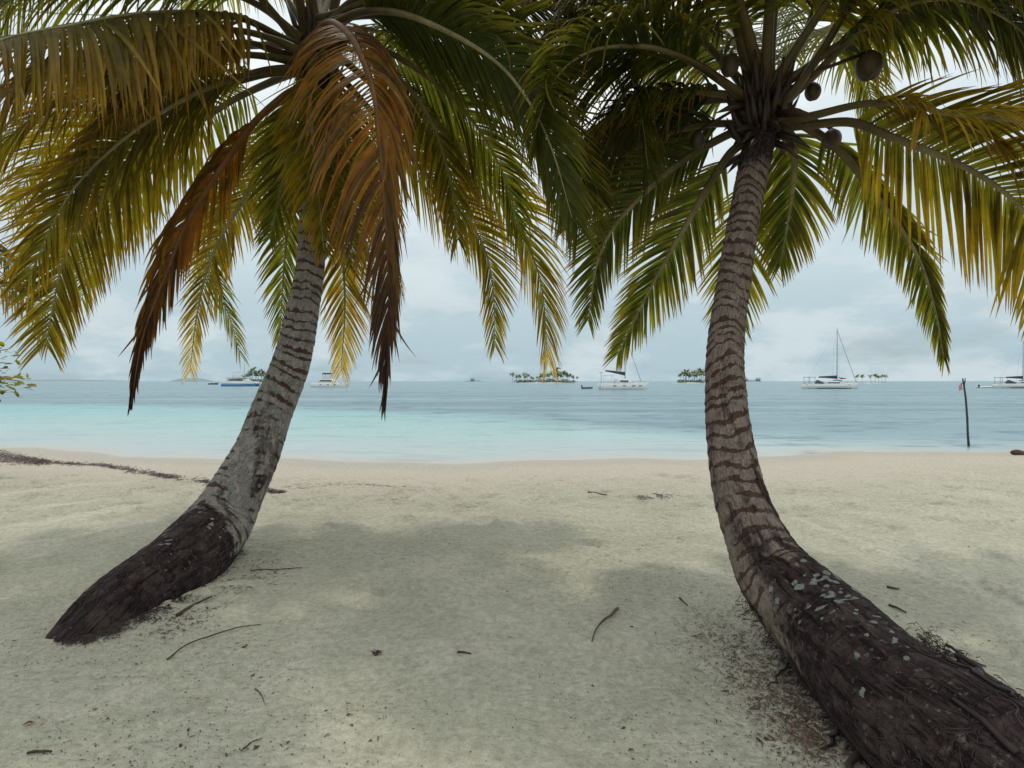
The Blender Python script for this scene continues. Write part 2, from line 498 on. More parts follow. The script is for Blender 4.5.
for k in range(11):
    x0 = 790 + 17 * k + random.uniform(-8, 8); y0 = 516 + 7 * k + random.uniform(-5, 5)
    ridge_sunstreak((x0, y0), (x0 + random.uniform(120, 220), y0 + random.uniform(40, 66)), random.uniform(0.018, 0.045), 0.022, k)
for (a, b, w) in [((-40, 538), (175, 500), .16), ((-40, 516), (120, 498), .10), ((-30, 500), (160, 480), .12), ((40, 545), (230, 508), .06)]: ridge_sunstreak(a, b, w, 0.02, a[1])  # wide sunlit bands at left, painted pale into the sand
u = Y - shore_y(X)
sunstreak_pale = np.clip(sunstreak_pale * 1.25 + 0.4 * sstep(0.58, 0.72, fbm(X * 2.6, Y * 2.6, 91, 4)) * sstep(9, 6, Y), 0, 1)
beach = npmesh('beach_sand', np.stack([X, Y, Z], -1).reshape(-1, 3), grid_faces(len(rows), len(t)), M['sand'], attrs={'u': u.ravel(), 'sunstreak_pale': sunstreak_pale.ravel()})
tag(beach, kind='structure')

rows = np.concatenate([np.arange(-2.5, 30, 0.25), np.geomspace(30, 18000, 70)])      # distance out from the shoreline
t = np.linspace(-1, 1, 320)
W = np.maximum(26.0, (rows + 14) * 1.4)
base = np.where(np.abs(t) < 0.85, t / 0.85, np.sign(t) * (1 + 200 * (np.abs(t) - 0.85) ** 2 * 3))
X = W[:, None] * base[None, :]
Y = shore_y(X) * np.clip(1 - rows / 400, 0, 1)[:, None] + rows[:, None] + (14 * np.clip(rows / 400, 0, 1))[:, None]
u = Y - shore_y(X); v = Y - deep_y(X)
Z = np.full_like(X, WZ)
sea = npmesh('sea', np.stack([X, Y, Z], -1).reshape(-1, 3), grid_faces(len(rows), len(t)), M['sea'],
             attrs={'u': u.ravel(), 'v': v.ravel(), 'dist': Y.ravel()})
tag(sea, kind='structure')


# ------------------------------------------------------------------ palms
def spline(pts, n):
    """Catmull-Rom through the points, resampled evenly by arc length."""
    pts = np.asarray(pts, float)
    k = np.vstack([2 * pts[0] - pts[1], pts, 2 * pts[-1] - pts[-2]])
    out = []
    for i in range(1, len(k) - 2):
        p0, p1, p2, p3 = k[i - 1], k[i], k[i + 1], k[i + 2]
        for s in np.linspace(0, 1, 24, endpoint=False):
            out.append(0.5 * ((2 * p1) + (-p0 + p2) * s + (2 * p0 - 5 * p1 + 4 * p2 - p3) * s * s + (-p0 + 3 * p1 - 3 * p2 + p3) * s ** 3))
    out.append(pts[-1]); out = np.array(out)
    ds = np.linalg.norm(np.diff(out[:, :3], axis=0), axis=1); s = np.concatenate([[0], np.cumsum(ds)])
    q = np.linspace(0, s[-1], n)
    return np.stack([np.interp(q, s, out[:, j]) for j in range(out.shape[1])], -1), s[-1]


def norm(a): return a / (np.linalg.norm(a, axis=-1, keepdims=True) + 1e-9)


def make_trunk(root, path, mat, ring_gap, stain_end, seed, lichen_n=0, lich_rng=(0.1, 1.2), lich_side=0.0, amp=0.007, world=False, pale_side=None, pale_s=1.5, gs=(0.8, 1.0, 1.5, 2.5)):
    r_ = np.random.default_rng(seed)
    pts = [np.array(q, float) for q in path] if world else [np.concatenate([P(px, py, d), [hw / F * d]]) for px, py, hw, d in path]
    _, L = spline(pts, 10)
    n = int(L / 0.009); c, L = spline(pts, n)
    cen, rad = c[:, :3], c[:, 3]
    T = norm(np.gradient(cen, axis=0))
    nseg = 72
    a = np.cross(T[0], [0, 0, 1.0]); a /= np.linalg.norm(a)
    A = []
    for i in range(n):
        a = a - T[i] * a.dot(T[i]); a /= np.linalg.norm(a); A.append(a.copy())
    A = np.array(A); B = np.cross(T, A)
    th = np.linspace(0, 2 * np.pi, nseg, endpoint=False)
    S = np.linspace(0, L, n)[:, None]; TH = th[None, :]
    cx, sx = np.cos(TH), np.sin(TH)
    warp = S + 0.03 * (fbm(cx * 1.5 + S * 2 + 3, sx * 1.5 + S * 1.3, seed, 3) - 0.5) * 2 + 0.018 * np.sin(TH + S * 2.1) + 0.02 * np.sin(TH * 2 + S * 5)
    ring = [0.0]
    while ring[-1] < L + 1: ring.append(ring[-1] + ring_gap * r_.uniform(0.6, 1.45))
    ring = np.array(ring)
    idx = np.clip(np.searchsorted(ring, warp) - 1, 0, len(ring) - 2)
    ph = (warp - ring[idx]) / (ring[idx + 1] - ring[idx])
    gn = fbm(TH * 3.2 + idx * 7.7 + 40, S * 9, seed + 5, 3)
    gn = fbm(cx * 3.5 + idx * 7.7, sx * 3.5 + idx * 3.1 + S * 3, seed + 5, 3)
    gw = 0.20 + 0.80 * np.clip(gn - 0.32, -0.15, 1)
    groove = sstep(gw, gw * 0.55, ph)
    onoff = sstep(0.40, 0.58, fbm(cx * 1.8 + S * 3.1 + 9, sx * 1.8 + S * 2.3, seed + 41, 3))
    groove = groove * (gs[0] + (gs[1] - gs[0]) * sstep(gs[2], gs[3], S)) * (0.35 + 0.65 * onoff) + groove * sstep(gs[2], gs[3], S) * 0.25
    groove = np.clip(groove, 0, 1)
    rr = rad[:, None] * (1 + 0.03 * (fbm(cx * 1.2 + S * 1.1, sx * 1.2 - S * 0.9, seed + 9, 3) - 0.5) * 2)
    fade = sstep(stain_end * 0.5, stain_end * 1.1, S)
    rr = rr + amp * (0.35 + 0.65 * fade) * ((1 - ph) * 0.9 - 1.3 * groove * gn)
    rr = rr + 0.004 * (fbm(cx * 9 + S * 14, sx * 9 + S * 11, seed + 2, 3) - 0.5) * 2
    # knobbly root flare at the base
    rr = rr + (0.05 * sstep(stain_end, 0, S)) * (fbm(cx * 3 + S * 1.3, sx * 3, seed + 12, 3) - 0.5)
    V = cen[:, None, :] + rr[..., None] * (cx[..., None] * A[:, None, :] + sx[..., None] * B[:, None, :])
    sn = fbm(cx * 1.6 + S * 1.6, sx * 1.6 - S * 1.4, seed + 20, 5)
    sn2 = fbm(cx * 6 + S * 9, sx * 6 + S * 7, seed + 23, 3)
    stain = sstep(0.20, -0.20, (S - stain_end) / 2.2 + (sn - 0.5) * 1.0 + (sn2 - 0.5) * 0.45)
    patches = sstep(0.60, 0.68, fbm(cx * 2.5 + S * 4, sx * 2.5 + S * 3, seed + 31, 4)) * 0.8 * 0.65 * sstep(stain_end + 2.3, stain_end + 0.6, S)
    stain = np.clip(np.maximum(stain, patches), 0, 1)
    stain = np.maximum(stain, sstep(L - 0.75, L - 0.40, S + 0.25 * (sn - 0.5)))
    if pale_side is not None:
        dpl = (TH - pale_side + np.pi) % (2 * np.pi) - np.pi
        stain = stain * (1 - 0.9 * np.exp(-(dpl / 0.45) ** 2 - ((S - pale_s) / 0.42) ** 2))
    lich = np.zeros_like(stain)
    stain = np.clip(stain, 0, 1)
    cl = [(r_.uniform(*lich_rng), lich_side + r_.normal(0, 0.55)) for _ in range(max(1, lichen_n // 5))]
    for k in range(lichen_n):
        c0 = cl[r_.integers(len(cl))]
        s0 = c0[0] + r_.normal(0, 0.07); t0 = c0[1] + r_.normal(0, 0.25)
        i0 = min(n - 1, max(0, int(s0 / L * n))); rad0 = r_.uniform(0.005, 0.019)
        dth = (TH - t0 + np.pi) % (2 * np.pi) - np.pi
        d2 = np.sqrt((S - s0) ** 2 + (dth * rad[i0]) ** 2) + 0.03 * (sn2 - 0.5)
        lich = np.maximum(lich, np.clip(1 - d2 / (2 * rad0), 0, 1))
    cols = np.stack([groove, stain, lich], -1).reshape(-1, 3)
    o = np.array(root.location)
    V = V.reshape(-1, 3) - o
    i = np.arange(n - 1)[:, None] * nseg; k = np.arange(nseg)[None, :]; k2 = (k + 1) % nseg
    Fq = np.stack([i + k, i + k2, i + nseg + k2, i + nseg + k], -1).reshape(-1, 4)
    uvu = np.repeat(np.abs(th / np.pi - 1)[None, :], n, 0); uvv = np.repeat(S, nseg, 1)
    npmesh('trunk', V, Fq, mat, root, True, cols, np.stack([uvu, uvv], -1).reshape(-1, 2))

    def surf(sv, tv, off=0.0):
        i = int(np.clip(sv / L * (n - 1), 0, n - 1)); k = int((tv % (2 * np.pi)) / (2 * np.pi) * nseg) % nseg
        dr = math.cos(tv) * A[i] + math.sin(tv) * B[i]
        return V[i * nseg + k] + dr * off
    return surf


PAL = {  # leaf base colour near the midrib, at the leaflet tip, stalk
    'green': ((0.042, 0.060, 0.014), (0.105, 0.108, 0.018), 'stalk'),
    'bright': ((0.065, 0.090, 0.018), (0.16, 0.15, 0.028), 'stalk'),
    'yellow': ((0.075, 0.080, 0.013), (0.21, 0.160, 0.018), 'stalk'),
    'gold': ((0.10, 0.088, 0.018), (0.24, 0.165, 0.025), 'stalk'),
    'orange': ((0.23, 0.118, 0.015), (0.17, 0.068, 0.015), 'stalk_dead'),
    'dead': ((0.17, 0.055, 0.015), (0.09, 0.035, 0.02), 'stalk_dead'),
    'dark': ((0.030, 0.040, 0.012), (0.058, 0.058, 0.015), 'stalk'),
}


def frond(root, pts, pal='green', Lf=0.72, n=88, droop=1.6, dens=1.25, lenk=1.12, face=0.0, amul=(1.0, 1.0), roll=0.0, bare=0.16, lift=0.12, pr=0.042, twist=0.0, dark_tip=0.0, ang=(60, 32), seed=None,
          pale_tip=0.0, world=False, hw=0.0122):
    n = int(n * dens); Lf = Lf * lenk
    r_ = np.random.default_rng(seed if seed is not None else rng.integers(1 << 30))
    W3 = [np.array(p, float) if world else P(*p) for p in pts]
    N = 90
    C, L = spline(W3, N)
    T = norm(np.gradient(C, axis=0))
    s = np.cross(T, [0, 0, 1.0]); mag = np.linalg.norm(s, axis=1)
    for i in range(N):
        if mag[i] < 0.12 and i > 0: s[i] = s[i - 1]
        s[i] = s[i] - T[i] * s[i].dot(T[i]); s[i] /= np.linalg.norm(s[i]) + 1e-9
        if i > 0 and s[i].dot(s[i - 1]) < 0: s[i] = -s[i]
    for _ in range(6):
        s[1:-1] = (s[:-2] + s[1:-1] * 2 + s[2:]) / 4; s = norm(s - T * (s * T).sum(1, keepdims=True))
    nn = np.cross(s, T)
    tt = np.linspace(0, 1, N)
    ro = np.radians(roll + twist * tt)[:, None]
    s, nn = s * np.cos(ro) + nn * np.sin(ro), nn * np.cos(ro) - s * np.sin(ro)
    if face:
        vw = np.array([0, 0, H]) - C; vw = norm(vw - T * (vw * T).sum(1, keepdims=True))
        sgn = np.where((vw * nn).sum(1, keepdims=True) < 0, -1.0, 1.0)
        sgn = np.sign(np.mean(sgn[N // 3:])) or 1.0
        fk = face * sstep(0.0, 0.3, tt)[:, None]
        nn = norm(nn * (1 - fk) + vw * sgn * fk); s = np.cross(T, nn)
    o = np.array(root.location)
    base, tip, stalk = PAL[pal]; base = np.array(base); tip = np.array(tip)
    K = 8
    VV, CC = [], []
    for sg in (-1, 1):
        q = np.linspace(bare, 0.998, n) + r_.normal(0, 0.0015, n); q = np.clip(q, bare, 0.999)
        def at(A): return np.stack([np.interp(q, tt, A[:, j]) for j in range(3)], -1)
        p = at(C); t3 = norm(at(T)); s3 = norm(at(s)) * sg; n3 = norm(at(nn))
        w = (q - bare) / (1 - bare)
        ln = Lf * (0.62 + 0.38 * np.sin(np.clip(w / 0.35, 0, 1) * np.pi / 2)) * (1 - (0.84 if pal == 'orange' else 0.68) * np.clip((w - 0.3) / 0.7, 0, 1) ** 1.3) * r_.uniform(0.9, 1.06, n)
        # some leaflets are broken short or missing
        ln = np.where(r_.random(n) < 0.05, ln * r_.uniform(0.3, 0.7, n), ln)
        a = np.radians(ang[0] + (ang[1] - ang[0]) * w + r_.normal(0, 2.4, n) + 3.0 * np.sin(q * L * 5 + sg * 2))
        a = a * amul[0 if sg < 0 else 1]
        clump = 0.035 * np.sin(q * L * 9 + sg) + r_.normal(0, 0.035, n)
        d = norm(t3 * np.cos(a)[:, None] + s3 * np.sin(a)[:, None] + n3 * (lift + clump)[:, None])
        dr = (droop * (1 - 0.35 * w) * np.where(r_.random(n) < 0.08, r_.uniform(1.2, 2.2, n), r_.uniform(0.9, 1.1, n)))[:, None]
        tw = r_.normal(0, 0.22, n)
        width = hw * (0.75 + 0.5 * np.sin(np.pi * np.clip(w * 0.8 + 0.15, 0, 1))) * r_.uniform(0.8, 1.2, n) * (1 - 0.35 * w)
        col0 = base[None, :] * r_.uniform(0.75, 1.3, n)[:, None] * (1 + r_.normal(0, 0.07, (n, 3)))
        col1 = tip[None, :] * r_.uniform(0.7, 1.3, n)[:, None] * (1 + r_.normal(0, 0.07, (n, 3)))
        if pal in ('orange', 'dead', 'gold'):
            pk = r_.random(n)[:, None]; strength = 0.75 if pal != 'gold' else 0.35
            alt = np.where(pk < 0.30, np.array([[0.115, 0.105, 0.018]]), np.where(pk < 0.52, np.array([[0.075, 0.036, 0.022]]), np.array([[0.25, 0.125, 0.014]])))
            if pal == 'gold': alt = np.where(pk < 0.4, np.array([[0.06, 0.068, 0.014]]), np.array([[0.20, 0.145, 0.02]]))
            col0 = col0 * (1 - strength) + alt * strength; col1 = col1 * (1 - strength) + alt * strength * 0.85
        if dark_tip:
            dk = sstep(1 - dark_tip, 1.0, w)[:, None]
            col0 = col0 * (1 - dk) + np.array([0.045, 0.02, 0.018]) * dk; col1 = col1 * (1 - dk) + np.array([0.035, 0.018, 0.018]) * dk
        if pale_tip:
            dk = sstep(1 - pale_tip, 1.0, w)[:, None]
            col0 = col0 * (1 - dk) + np.array([0.32, 0.28, 0.19]) * dk; col1 = col1 * (1 - dk) + np.array([0.36, 0.32, 0.23]) * dk
        sway = r_.normal(0, 0.05, (n, 3)) + np.where(r_.random((n, 1)) < 0.10, r_.normal(0, 0.35, (n, 3)), 0)
        pp = p.copy()
        V = np.zeros((n, K + 1, 3, 3)); Cc = np.zeros((n, K + 1, 3, 3))
        brown = (r_.random(n) < 0.3)[:, None]
        uref = norm(t3 * np.sin(a)[:, None] - s3 * np.cos(a)[:, None])
        for k in range(K + 1):
            f = k / K
            wd = norm(uref - d * (uref * d).sum(1, keepdims=True)); uref = wd
            nl = np.cross(wd, d); nl = nl * np.where((nl * n3).sum(1, keepdims=True) < 0, -1, 1) if k == 0 else nl * np.where((nl * nprev).sum(1, keepdims=True) < 0, -1, 1)
            nprev = nl
            ca, sa = np.cos(tw * (0.4 + f))[:, None], np.sin(tw * (0.4 + f))[:, None]
            wd, nl2 = wd * ca + nl * sa, nl * ca - wd * sa
            prof = (min(1.0, 0.45 + 2.6 * f)) * (1 - f ** 2.4) ** 0.9
            hwk = (width * prof)[:, None] + 0.0006
            V[:, k, 0] = pp - wd * hwk - nl2 * hwk * 0.3
            V[:, k, 1] = pp
            V[:, k, 2] = pp + wd * hwk - nl2 * hwk * 0.3
            cc = col0 * (1 - f) ** 1.2 + col1 * (1 - (1 - f) ** 1.2)
            end = np.where(brown, sstep(0.72, 1.0, f), sstep(0.9, 1.0, f))
            cc = cc * (1 - end) + np.array([0.13, 0.07, 0.035]) * end
            Cc[:, k, :, :] = cc[:, None, :]
            d = norm(d + (np.array([0, 0, -1.0]) + sway) * dr / K * (0.5 + 0.9 * f))
            pp = pp + d * (ln / K)[:, None]
        VV.append(V.reshape(-1, 3)); CC.append(Cc.reshape(-1, 3))
    V = np.concatenate(VV) - o; Cc = np.concatenate(CC)
    nl_ = 2 * n
    b0 = np.arange(nl_)[:, None, None] * ((K + 1) * 3) + np.arange(K)[None, :, None] * 3 + np.arange(2)[None, None, :]
    Fq = np.stack([b0, b0 + 1, b0 + 4, b0 + 3], -1).reshape(-1, 4)
    fo = npmesh('frond', V, Fq, M['leaf'], root, True, np.clip(Cc, 0.004, 0.9))
    # midrib: broad flattened petiole tapering to a thread
    m = 10; thh = np.linspace(0, 2 * np.pi, m, endpoint=False)
    rad = pr * (1 - tt) ** 1.25 * (1 + 0.9 * np.exp(-tt / 0.035)) * np.where(tt < bare, 1.0, 1.0) + 0.003
    ax = rad[:, None] * np.cos(thh)[None, :]; ay = rad[:, None] * 0.68 * np.sin(thh)[None, :]
    VS = C[:, None, :] + ax[..., None] * s[:, None, :] + ay[..., None] * nn[:, None, :] - o
    i = np.arange(N - 1)[:, None] * m; k = np.arange(m)[None, :]; k2 = (k + 1) % m
    FS = np.stack([i + k, i + k2, i + m + k2, i + m + k], -1).reshape(-1, 4)
    if stalk == 'stalk':
        g = sstep(bare * 0.8, bare + 0.35, tt)[:, None]; sc_ = np.array([0.105, 0.075, 0.024]) * (1 - g) + np.array([0.32, 0.27, 0.13]) * g
    else:
        g = tt[:, None]; sc_ = np.array([0.24, 0.115, 0.03]) * (1 - g) + np.array([0.16, 0.06, 0.025]) * g
    npmesh('stalk', VS.reshape(-1, 3), FS, M['stalk'], fo, True, np.repeat(sc_, m, 0))
    return fo


def arch(root, crown, az, elev, length, pal, **kw):
    """a frond that leaves the crown at a compass heading and arches down under its weight"""
    d = np.array([math.sin(az) * math.cos(elev), math.cos(az) * math.cos(elev), math.sin(elev)])
    p = np.array(crown, float) + d * 0.05; pts = [p.copy()]
    for k in range(6):
        p = p + d * length / 6; pts.append(p.copy())
        d = d + np.array([0, 0, -0.11 - 0.085 * k]); d /= np.linalg.norm(d)
    return frond(root, pts, pal, world=True, **kw)


# ---- left palm
lp = thing('coconut_palm', 'left coconut palm leaning from bulging dark base, with an orange dying frond hanging in front', 'palm tree', G(100, 622))
left_path = [(52, 676, 26, 3.26), (88, 644, 36, 3.44), (130, 606, 39, 3.78), (182, 565, 37, 4.25), (215, 528, 32, 4.72), (236, 492, 26, 4.93), (258, 449, 21.5, 5.1),
             (270, 416, 19.5, 5.2), (291, 363, 17.5, 5.33), (303, 310, 15, 5.43), (311, 261, 13, 5.5), (315, 180, 12.5, 5.52), (316, 110, 13, 5.52), (316, 55, 13, 5.52)]
lsurf = make_trunk(lp, left_path, M['bark_a'], 0.10, 1.55, 5, 60, (0.7, 2.1), -0.75, 0.008, gs=(0.85, 1.0, 2.3, 3.4))
LC = P(316, 35, 5.5)
frond(lp, [(300, 48, 5.4), (280, 38, 5.2), (246, 21, 4.9), (197, 14, 4.5), (134, 16, 4.0), (70, 27, 3.5), (0, 42, 3.05), (-75, 85, 2.7)], 'gold', 1.12, 96, 2.6, lift=0.05, seed=1, hw=0.015)
frond(lp, [(300, 58, 5.4), (280, 54, 5.3), (250, 44, 5.1), (211, 47, 4.8), (160, 66, 4.5), (105, 112, 4.2), (62, 190, 4.05)], 'gold', 0.85, 84, 2.4, seed=2)
frond(lp, [(300, 72, 5.4), (270, 74, 5.35), (230, 85, 5.2), (207, 99, 5.05), (155, 134, 4.8), (112, 183, 4.6), (86, 217, 4.5), (66, 254, 4.45), (55, 297, 4.4), (46, 345, 4.4)], 'yellow', 0.78, 98, 0.5,
      roll=0, seed=3, ang=(52, 30), face=0.8, bare=0.24)
frond(lp, [(300, 90, 5.35), (280, 100, 5.2), (246, 134, 4.95), (190, 218, 4.6), (169, 267, 4.5), (152, 310, 4.45), (141, 345, 4.45), (131, 404, 4.45)], 'orange', 0.56, 88, 2.0, roll=0, dark_tip=0.62, seed=4, amul=(1.0, 0.8), ang=(44, 7), face=0.65, bare=0.2)
frond(lp, [(305, 100, 5.7), (290, 120, 5.9), (250, 190, 6.3), (215, 250, 6.6), (198, 310, 6.7), (190, 372, 6.7)], 'gold', 0.55, 80, 0.8, pale_tip=0.35, seed=5, dens=1.05, ang=(50, 24), face=0.7)
frond(lp, [(305, 90, 5.7), (280, 120, 6.1), (240, 175, 6.5), (210, 235, 6.8), (216, 285, 6.9), (230, 318, 6.9), (240, 354, 6.9)], 'bright', 0.62, 80, 0.9, seed=6, dens=1.05, ang=(50, 24), face=0.6)
frond(lp, [(318, 34, 5.4), (332, 24, 5.2), (350, 36, 4.8), (364, 62, 4.4), (375, 98, 4.1), (382, 160, 3.9), (386, 225, 3.82), (389, 300, 3.8), (385, 398, 3.8)], 'orange', 0.95, 105, 1.7, roll=-28, lift=0.25,
      dark_tip=0.55, seed=7, dens=1.5, amul=(0.45, 1.05), bare=0.10, ang=(70, 5), hw=0.0115)
frond(lp, [(320, 30, 5.4), (350, 18, 5.2), (395, 18, 4.9), (433, 32, 4.6), (483, 53, 4.3), (518, 81, 4.15), (546, 130, 4.05), (567, 175, 4.0), (578, 228, 4.0)], 'green', 0.95, 100, 0.7, roll=0, seed=8, amul=(0.8, 1.0), ang=(58, 30), face=0.6)
frond(lp, [(322, 22, 5.4), (380, 0, 5.1), (450, -4, 4.8), (540, 8, 4.45), (595, 32, 4.25), (623, 60, 4.15), (640, 112, 4.1), (648, 170, 4.1)], 'dark', 1.0, 100, 1.7, seed=9, face=0.2)
frond(lp, [(325, 50, 5.6), (350, 66, 5.7), (400, 110, 5.9), (440, 142, 6.1), (482, 179, 6.2), (514, 211, 6.3), (528, 245, 6.3), (542, 289, 6.3), (548, 362, 6.3)], 'yellow', 0.9, 96, 1.0, pale_tip=0.14, seed=10, ang=(50, 24), face=0.5)
frond(lp, [(325, 60, 5.7), (370, 110, 5.95), (430, 180, 6.2), (476, 232, 6.35), (492, 280, 6.4), (495, 346, 6.4)], 'yellow', 0.72, 80, 0.7, seed=11, ang=(50, 24), face=0.6)
frond(lp, [(318, 70, 5.7), (330, 130, 5.95), (339, 210, 6.15), (345, 300, 6.25), (341, 372, 6.25)], 'gold', 0.66, 84, 0.5, roll=0, pale_tip=0.35, seed=12, dens=1.05, ang=(50, 24), face=0.85)
frond(lp, [(312, 70, 5.7), (300, 140, 6.0), (290, 210, 6.2), (284, 270, 6.3), (280, 335, 6.3)], 'bright', 0.6, 80, 0.6, seed=13, dens=1.05, ang=(50, 24), face=0.85)
frond(lp, [(300, 52, 5.4), (294, 39, 5.35), (262, 0, 5.1), (222, -42, 4.7), (150, -76, 4.2), (60, -80, 3.7), (-40, -40, 3.3)], 'green', 0.95, 90, 2.3, seed=14, bare=0.2)
frond(lp, [(307, 45, 5.45), (305, 29, 5.4), (300, 0, 5.2), (288, -80, 4.7), (272, -160, 4.0), (255, -215, 3.2), (240, -190, 2.5)], 'green', 0.75, 84, 2.0, seed=15, bare=0.22)
frond(lp, [(325, 42, 5.45), (333, 20, 5.4), (339, -6, 5.3), (370, -90, 4.9), (430, -140, 4.3), (515, -140, 3.6), (600, -80, 3.1)], 'dark', 0.75, 88, 2.2, seed=16, bare=0.2)
frond(lp, [(318, 30, 5.6), (330, -50, 6.1), (356, -84, 6.7), (392, -60, 7.2), (420, 0, 7.5), (432, 80, 7.6)], 'dark', 0.75, 80, 1.8, seed=17)
frond(lp, [(310, 30, 5.6), (278, -30, 6.1), (240, -40, 6.7), (205, 5, 7.1), (182, 90, 7.3)], 'bright', 0.75, 84, 1.9, seed=18)
frond(lp, [(322, 40, 5.6), (365, 30, 6.0), (410, 50, 6.4), (445, 100, 6.7), (465, 180, 6.8)], 'dark', 0.75, 84, 1.8, seed=19)
frond(lp, [(316, 60, 5.6), (322, 100, 5.9), (365, 150, 6.1), (385, 220, 6.3), (400, 290, 6.3)], 'yellow', 0.62, 70, 1.6, seed=20)
frond(lp, [(308, 30, 5.5), (240, -60, 5.4), (160, -90, 5.3), (70, -60, 5.2), (0, 20, 5.1), (-40, 120, 5.0)], 'green', 0.8, 88, 2.2, seed=21)
frond(lp, [(298, 70, 5.35), (262, 72, 5.15), (200, 92, 4.7), (130, 135, 4.25), (70, 195, 4.0), (30, 275, 3.9)], 'yellow', 0.80, 92, 1.5, seed=25, face=.4)
frond(lp, [(298, 62, 5.35), (240, 56, 5.0), (150, 70, 4.4), (60, 104, 3.9), (0, 150, 3.65), (-30, 220, 3.55)], 'yellow', 0.85, 92, 2.0, seed=26, face=.2)
frond(lp, [(322, 30, 5.4), (360, 8, 5.2), (420, 10, 4.95), (480, 28, 4.75), (535, 70, 4.6), (575, 130, 4.5), (600, 200, 4.5)], 'dark', 0.85, 92, 1.8, seed=27, face=.3)
frond(lp, [(320, 45, 5.5), (350, 50, 5.5), (395, 75, 5.5), (430, 120, 5.5), (450, 180, 5.5), (458, 240, 5.5)], 'yellow', 0.80, 92, 1.5, seed=28, face=.5)
frond(lp, [(304, 55, 5.6), (297, 105, 5.75), (284, 175, 5.85), (270, 238, 5.85)], 'bright', 0.62, 66, 1.0, seed=201, face=.6)
frond(lp, [(322, 50, 5.45), (343, 105, 5.4), (352, 180, 5.35), (352, 262, 5.35)], 'yellow', 0.62, 70, 1.1, seed=202, face=.5)
frond(lp, [(312, 55, 5.35), (311, 105, 5.2), (318, 180, 5.15), (324, 250, 5.15)], 'yellow', 0.58, 66, 1.0, seed=203, face=.6)
frond(lp, [(298, 45, 5.6), (210, 52, 5.75), (125, 86, 5.85), (52, 140, 5.9), (12, 212, 5.9)], 'yellow', 0.85, 88, 1.2, seed=204, face=.4)
frond(lp, [(300, 70, 5.7), (222, 108, 5.95), (150, 165, 6.1), (102, 232, 6.2), (82, 300, 6.2)], 'bright', 0.75, 84, 1.2, seed=205, face=.6)
frond(lp, [(326, 40, 5.5), (370, 45, 5.45), (420, 72, 5.35), (470, 118, 5.3), (505, 178, 5.3), (520, 236, 5.3)], 'green', 0.85, 88, 1.3, seed=206, face=.5)
frond(lp, [(300, 40, 5.4), (268, 12, 5.2), (225, -8, 4.95), (160, -20, 4.55), (80, -18, 4.15), (0, 4, 3.8), (-55, 50, 3.6)], 'green', 0.80, 92, 2.1, seed=211, bare=0.2)
frond(lp, [(300, 54, 5.3), (278, 42, 5.15), (240, 32, 4.8), (180, 32, 4.3), (110, 46, 3.75), (40, 74, 3.3), (-30, 125, 3.0)], 'gold', 0.90, 92, 2.2, seed=212, bare=0.22, hw=.0145)
frond(lp, [(328, 30, 5.4), (355, 2, 5.2), (405, -16, 4.95), (480, -20, 4.6), (550, 0, 4.35), (602, 46, 4.25), (628, 110, 4.2)], 'dark', 0.85, 92, 1.9, seed=213, bare=0.2)
frond(lp, [(330, 30, 5.3), (360, 14, 5.0), (398, 14, 4.6), (442, 30, 4.2), (490, 58, 3.95), (522, 92, 3.82), (550, 145, 3.75), (572, 218, 3.75)], 'green', 0.85, 96, 0.9, seed=214, face=.6, ang=(58, 28), amul=(1.0, 0.8))
arch(lp, LC, R(170), R(52), 3.4, 'green', Lf=0.75, n=84, droop=2.0, seed=22)
arch(lp, LC, R(205), R(38), 3.2, 'green', Lf=0.75, n=84, droop=2.0, seed=23)
arch(lp, LC, R(20), R(66), 3.0, 'green', Lf=0.75, n=84, droop=1.8, seed=24)
# fibrous sheath and dead leaf bases in the crown
mb = MB()
for k in range(34):
    az = random.uniform(0, 6.28); r0 = 0.10
    p0 = np.array(P(316, 110 - random.uniform(0, 60), 5.52)) + np.array([math.cos(az) * r0, math.sin(az) * r0, 0])
    e = random.uniform(0.25, 0.5)
    mb.tube([p0, p0 + np.array([math.cos(az) * 0.1, math.sin(az) * 0.1, e * 0.5]), p0 + np.array([math.cos(az) * 0.2, math.sin(az) * 0.2, e])], [0.03, 0.022, 0.004], 6)
mb.v = [tuple(np.array(v) - np.array(lp.location)) for v in mb.v]
obj('leaf_sheath', mb, M['fibre'], lp)

# ---- right palm
rp = thing('coconut_palm', 'right coconut palm with lichen spotted sprawling base and brown coconuts under its crown', 'palm tree', G(905, 735))
right_path = [(1075, 840, 70, 1.62), (1020, 800, 86, 1.8), (960, 752, 77, 2.0), (897, 702, 62, 2.27), (834, 637, 50, 2.74), (778, 578, 37.5, 3.1), (754, 533, 28.5, 3.25), (739, 490, 24.5, 3.4), (730, 440, 21.5, 3.52), (726, 400, 19.2, 3.62),
              (726, 341, 16.7, 3.77), (737, 259, 15, 3.96), (745, 211, 14.3, 4.07), (755, 160, 14.5, 4.2), (764, 110, 15, 4.3)]
rsurf = make_trunk(rp, right_path, M['bark_b'], 0.078, 1.75, 9, 90, (0.62, 1.45), -2.05, 0.009, pale_side=-3.0, pale_s=1.55)
RC = P(765, 98, 4.3)
frond(rp, [(762, 108, 4.3), (744, 98, 4.25), (699, 67, 4.1), (664, 52, 4.0), (634, 47, 3.9), (590, 52, 3.8), (555, 80, 3.75), (535, 130, 3.72)], 'green', 0.85, 90, 1.6, seed=31, face=0.3, bare=0.3)
frond(rp, [(758, 108, 4.3), (740, 98, 4.3), (690, 92, 4.3), (655, 95, 4.3), (610, 115, 4.3), (578, 160, 4.3), (562, 215, 4.3)], 'dark', 0.74, 86, 2.1, seed=32)
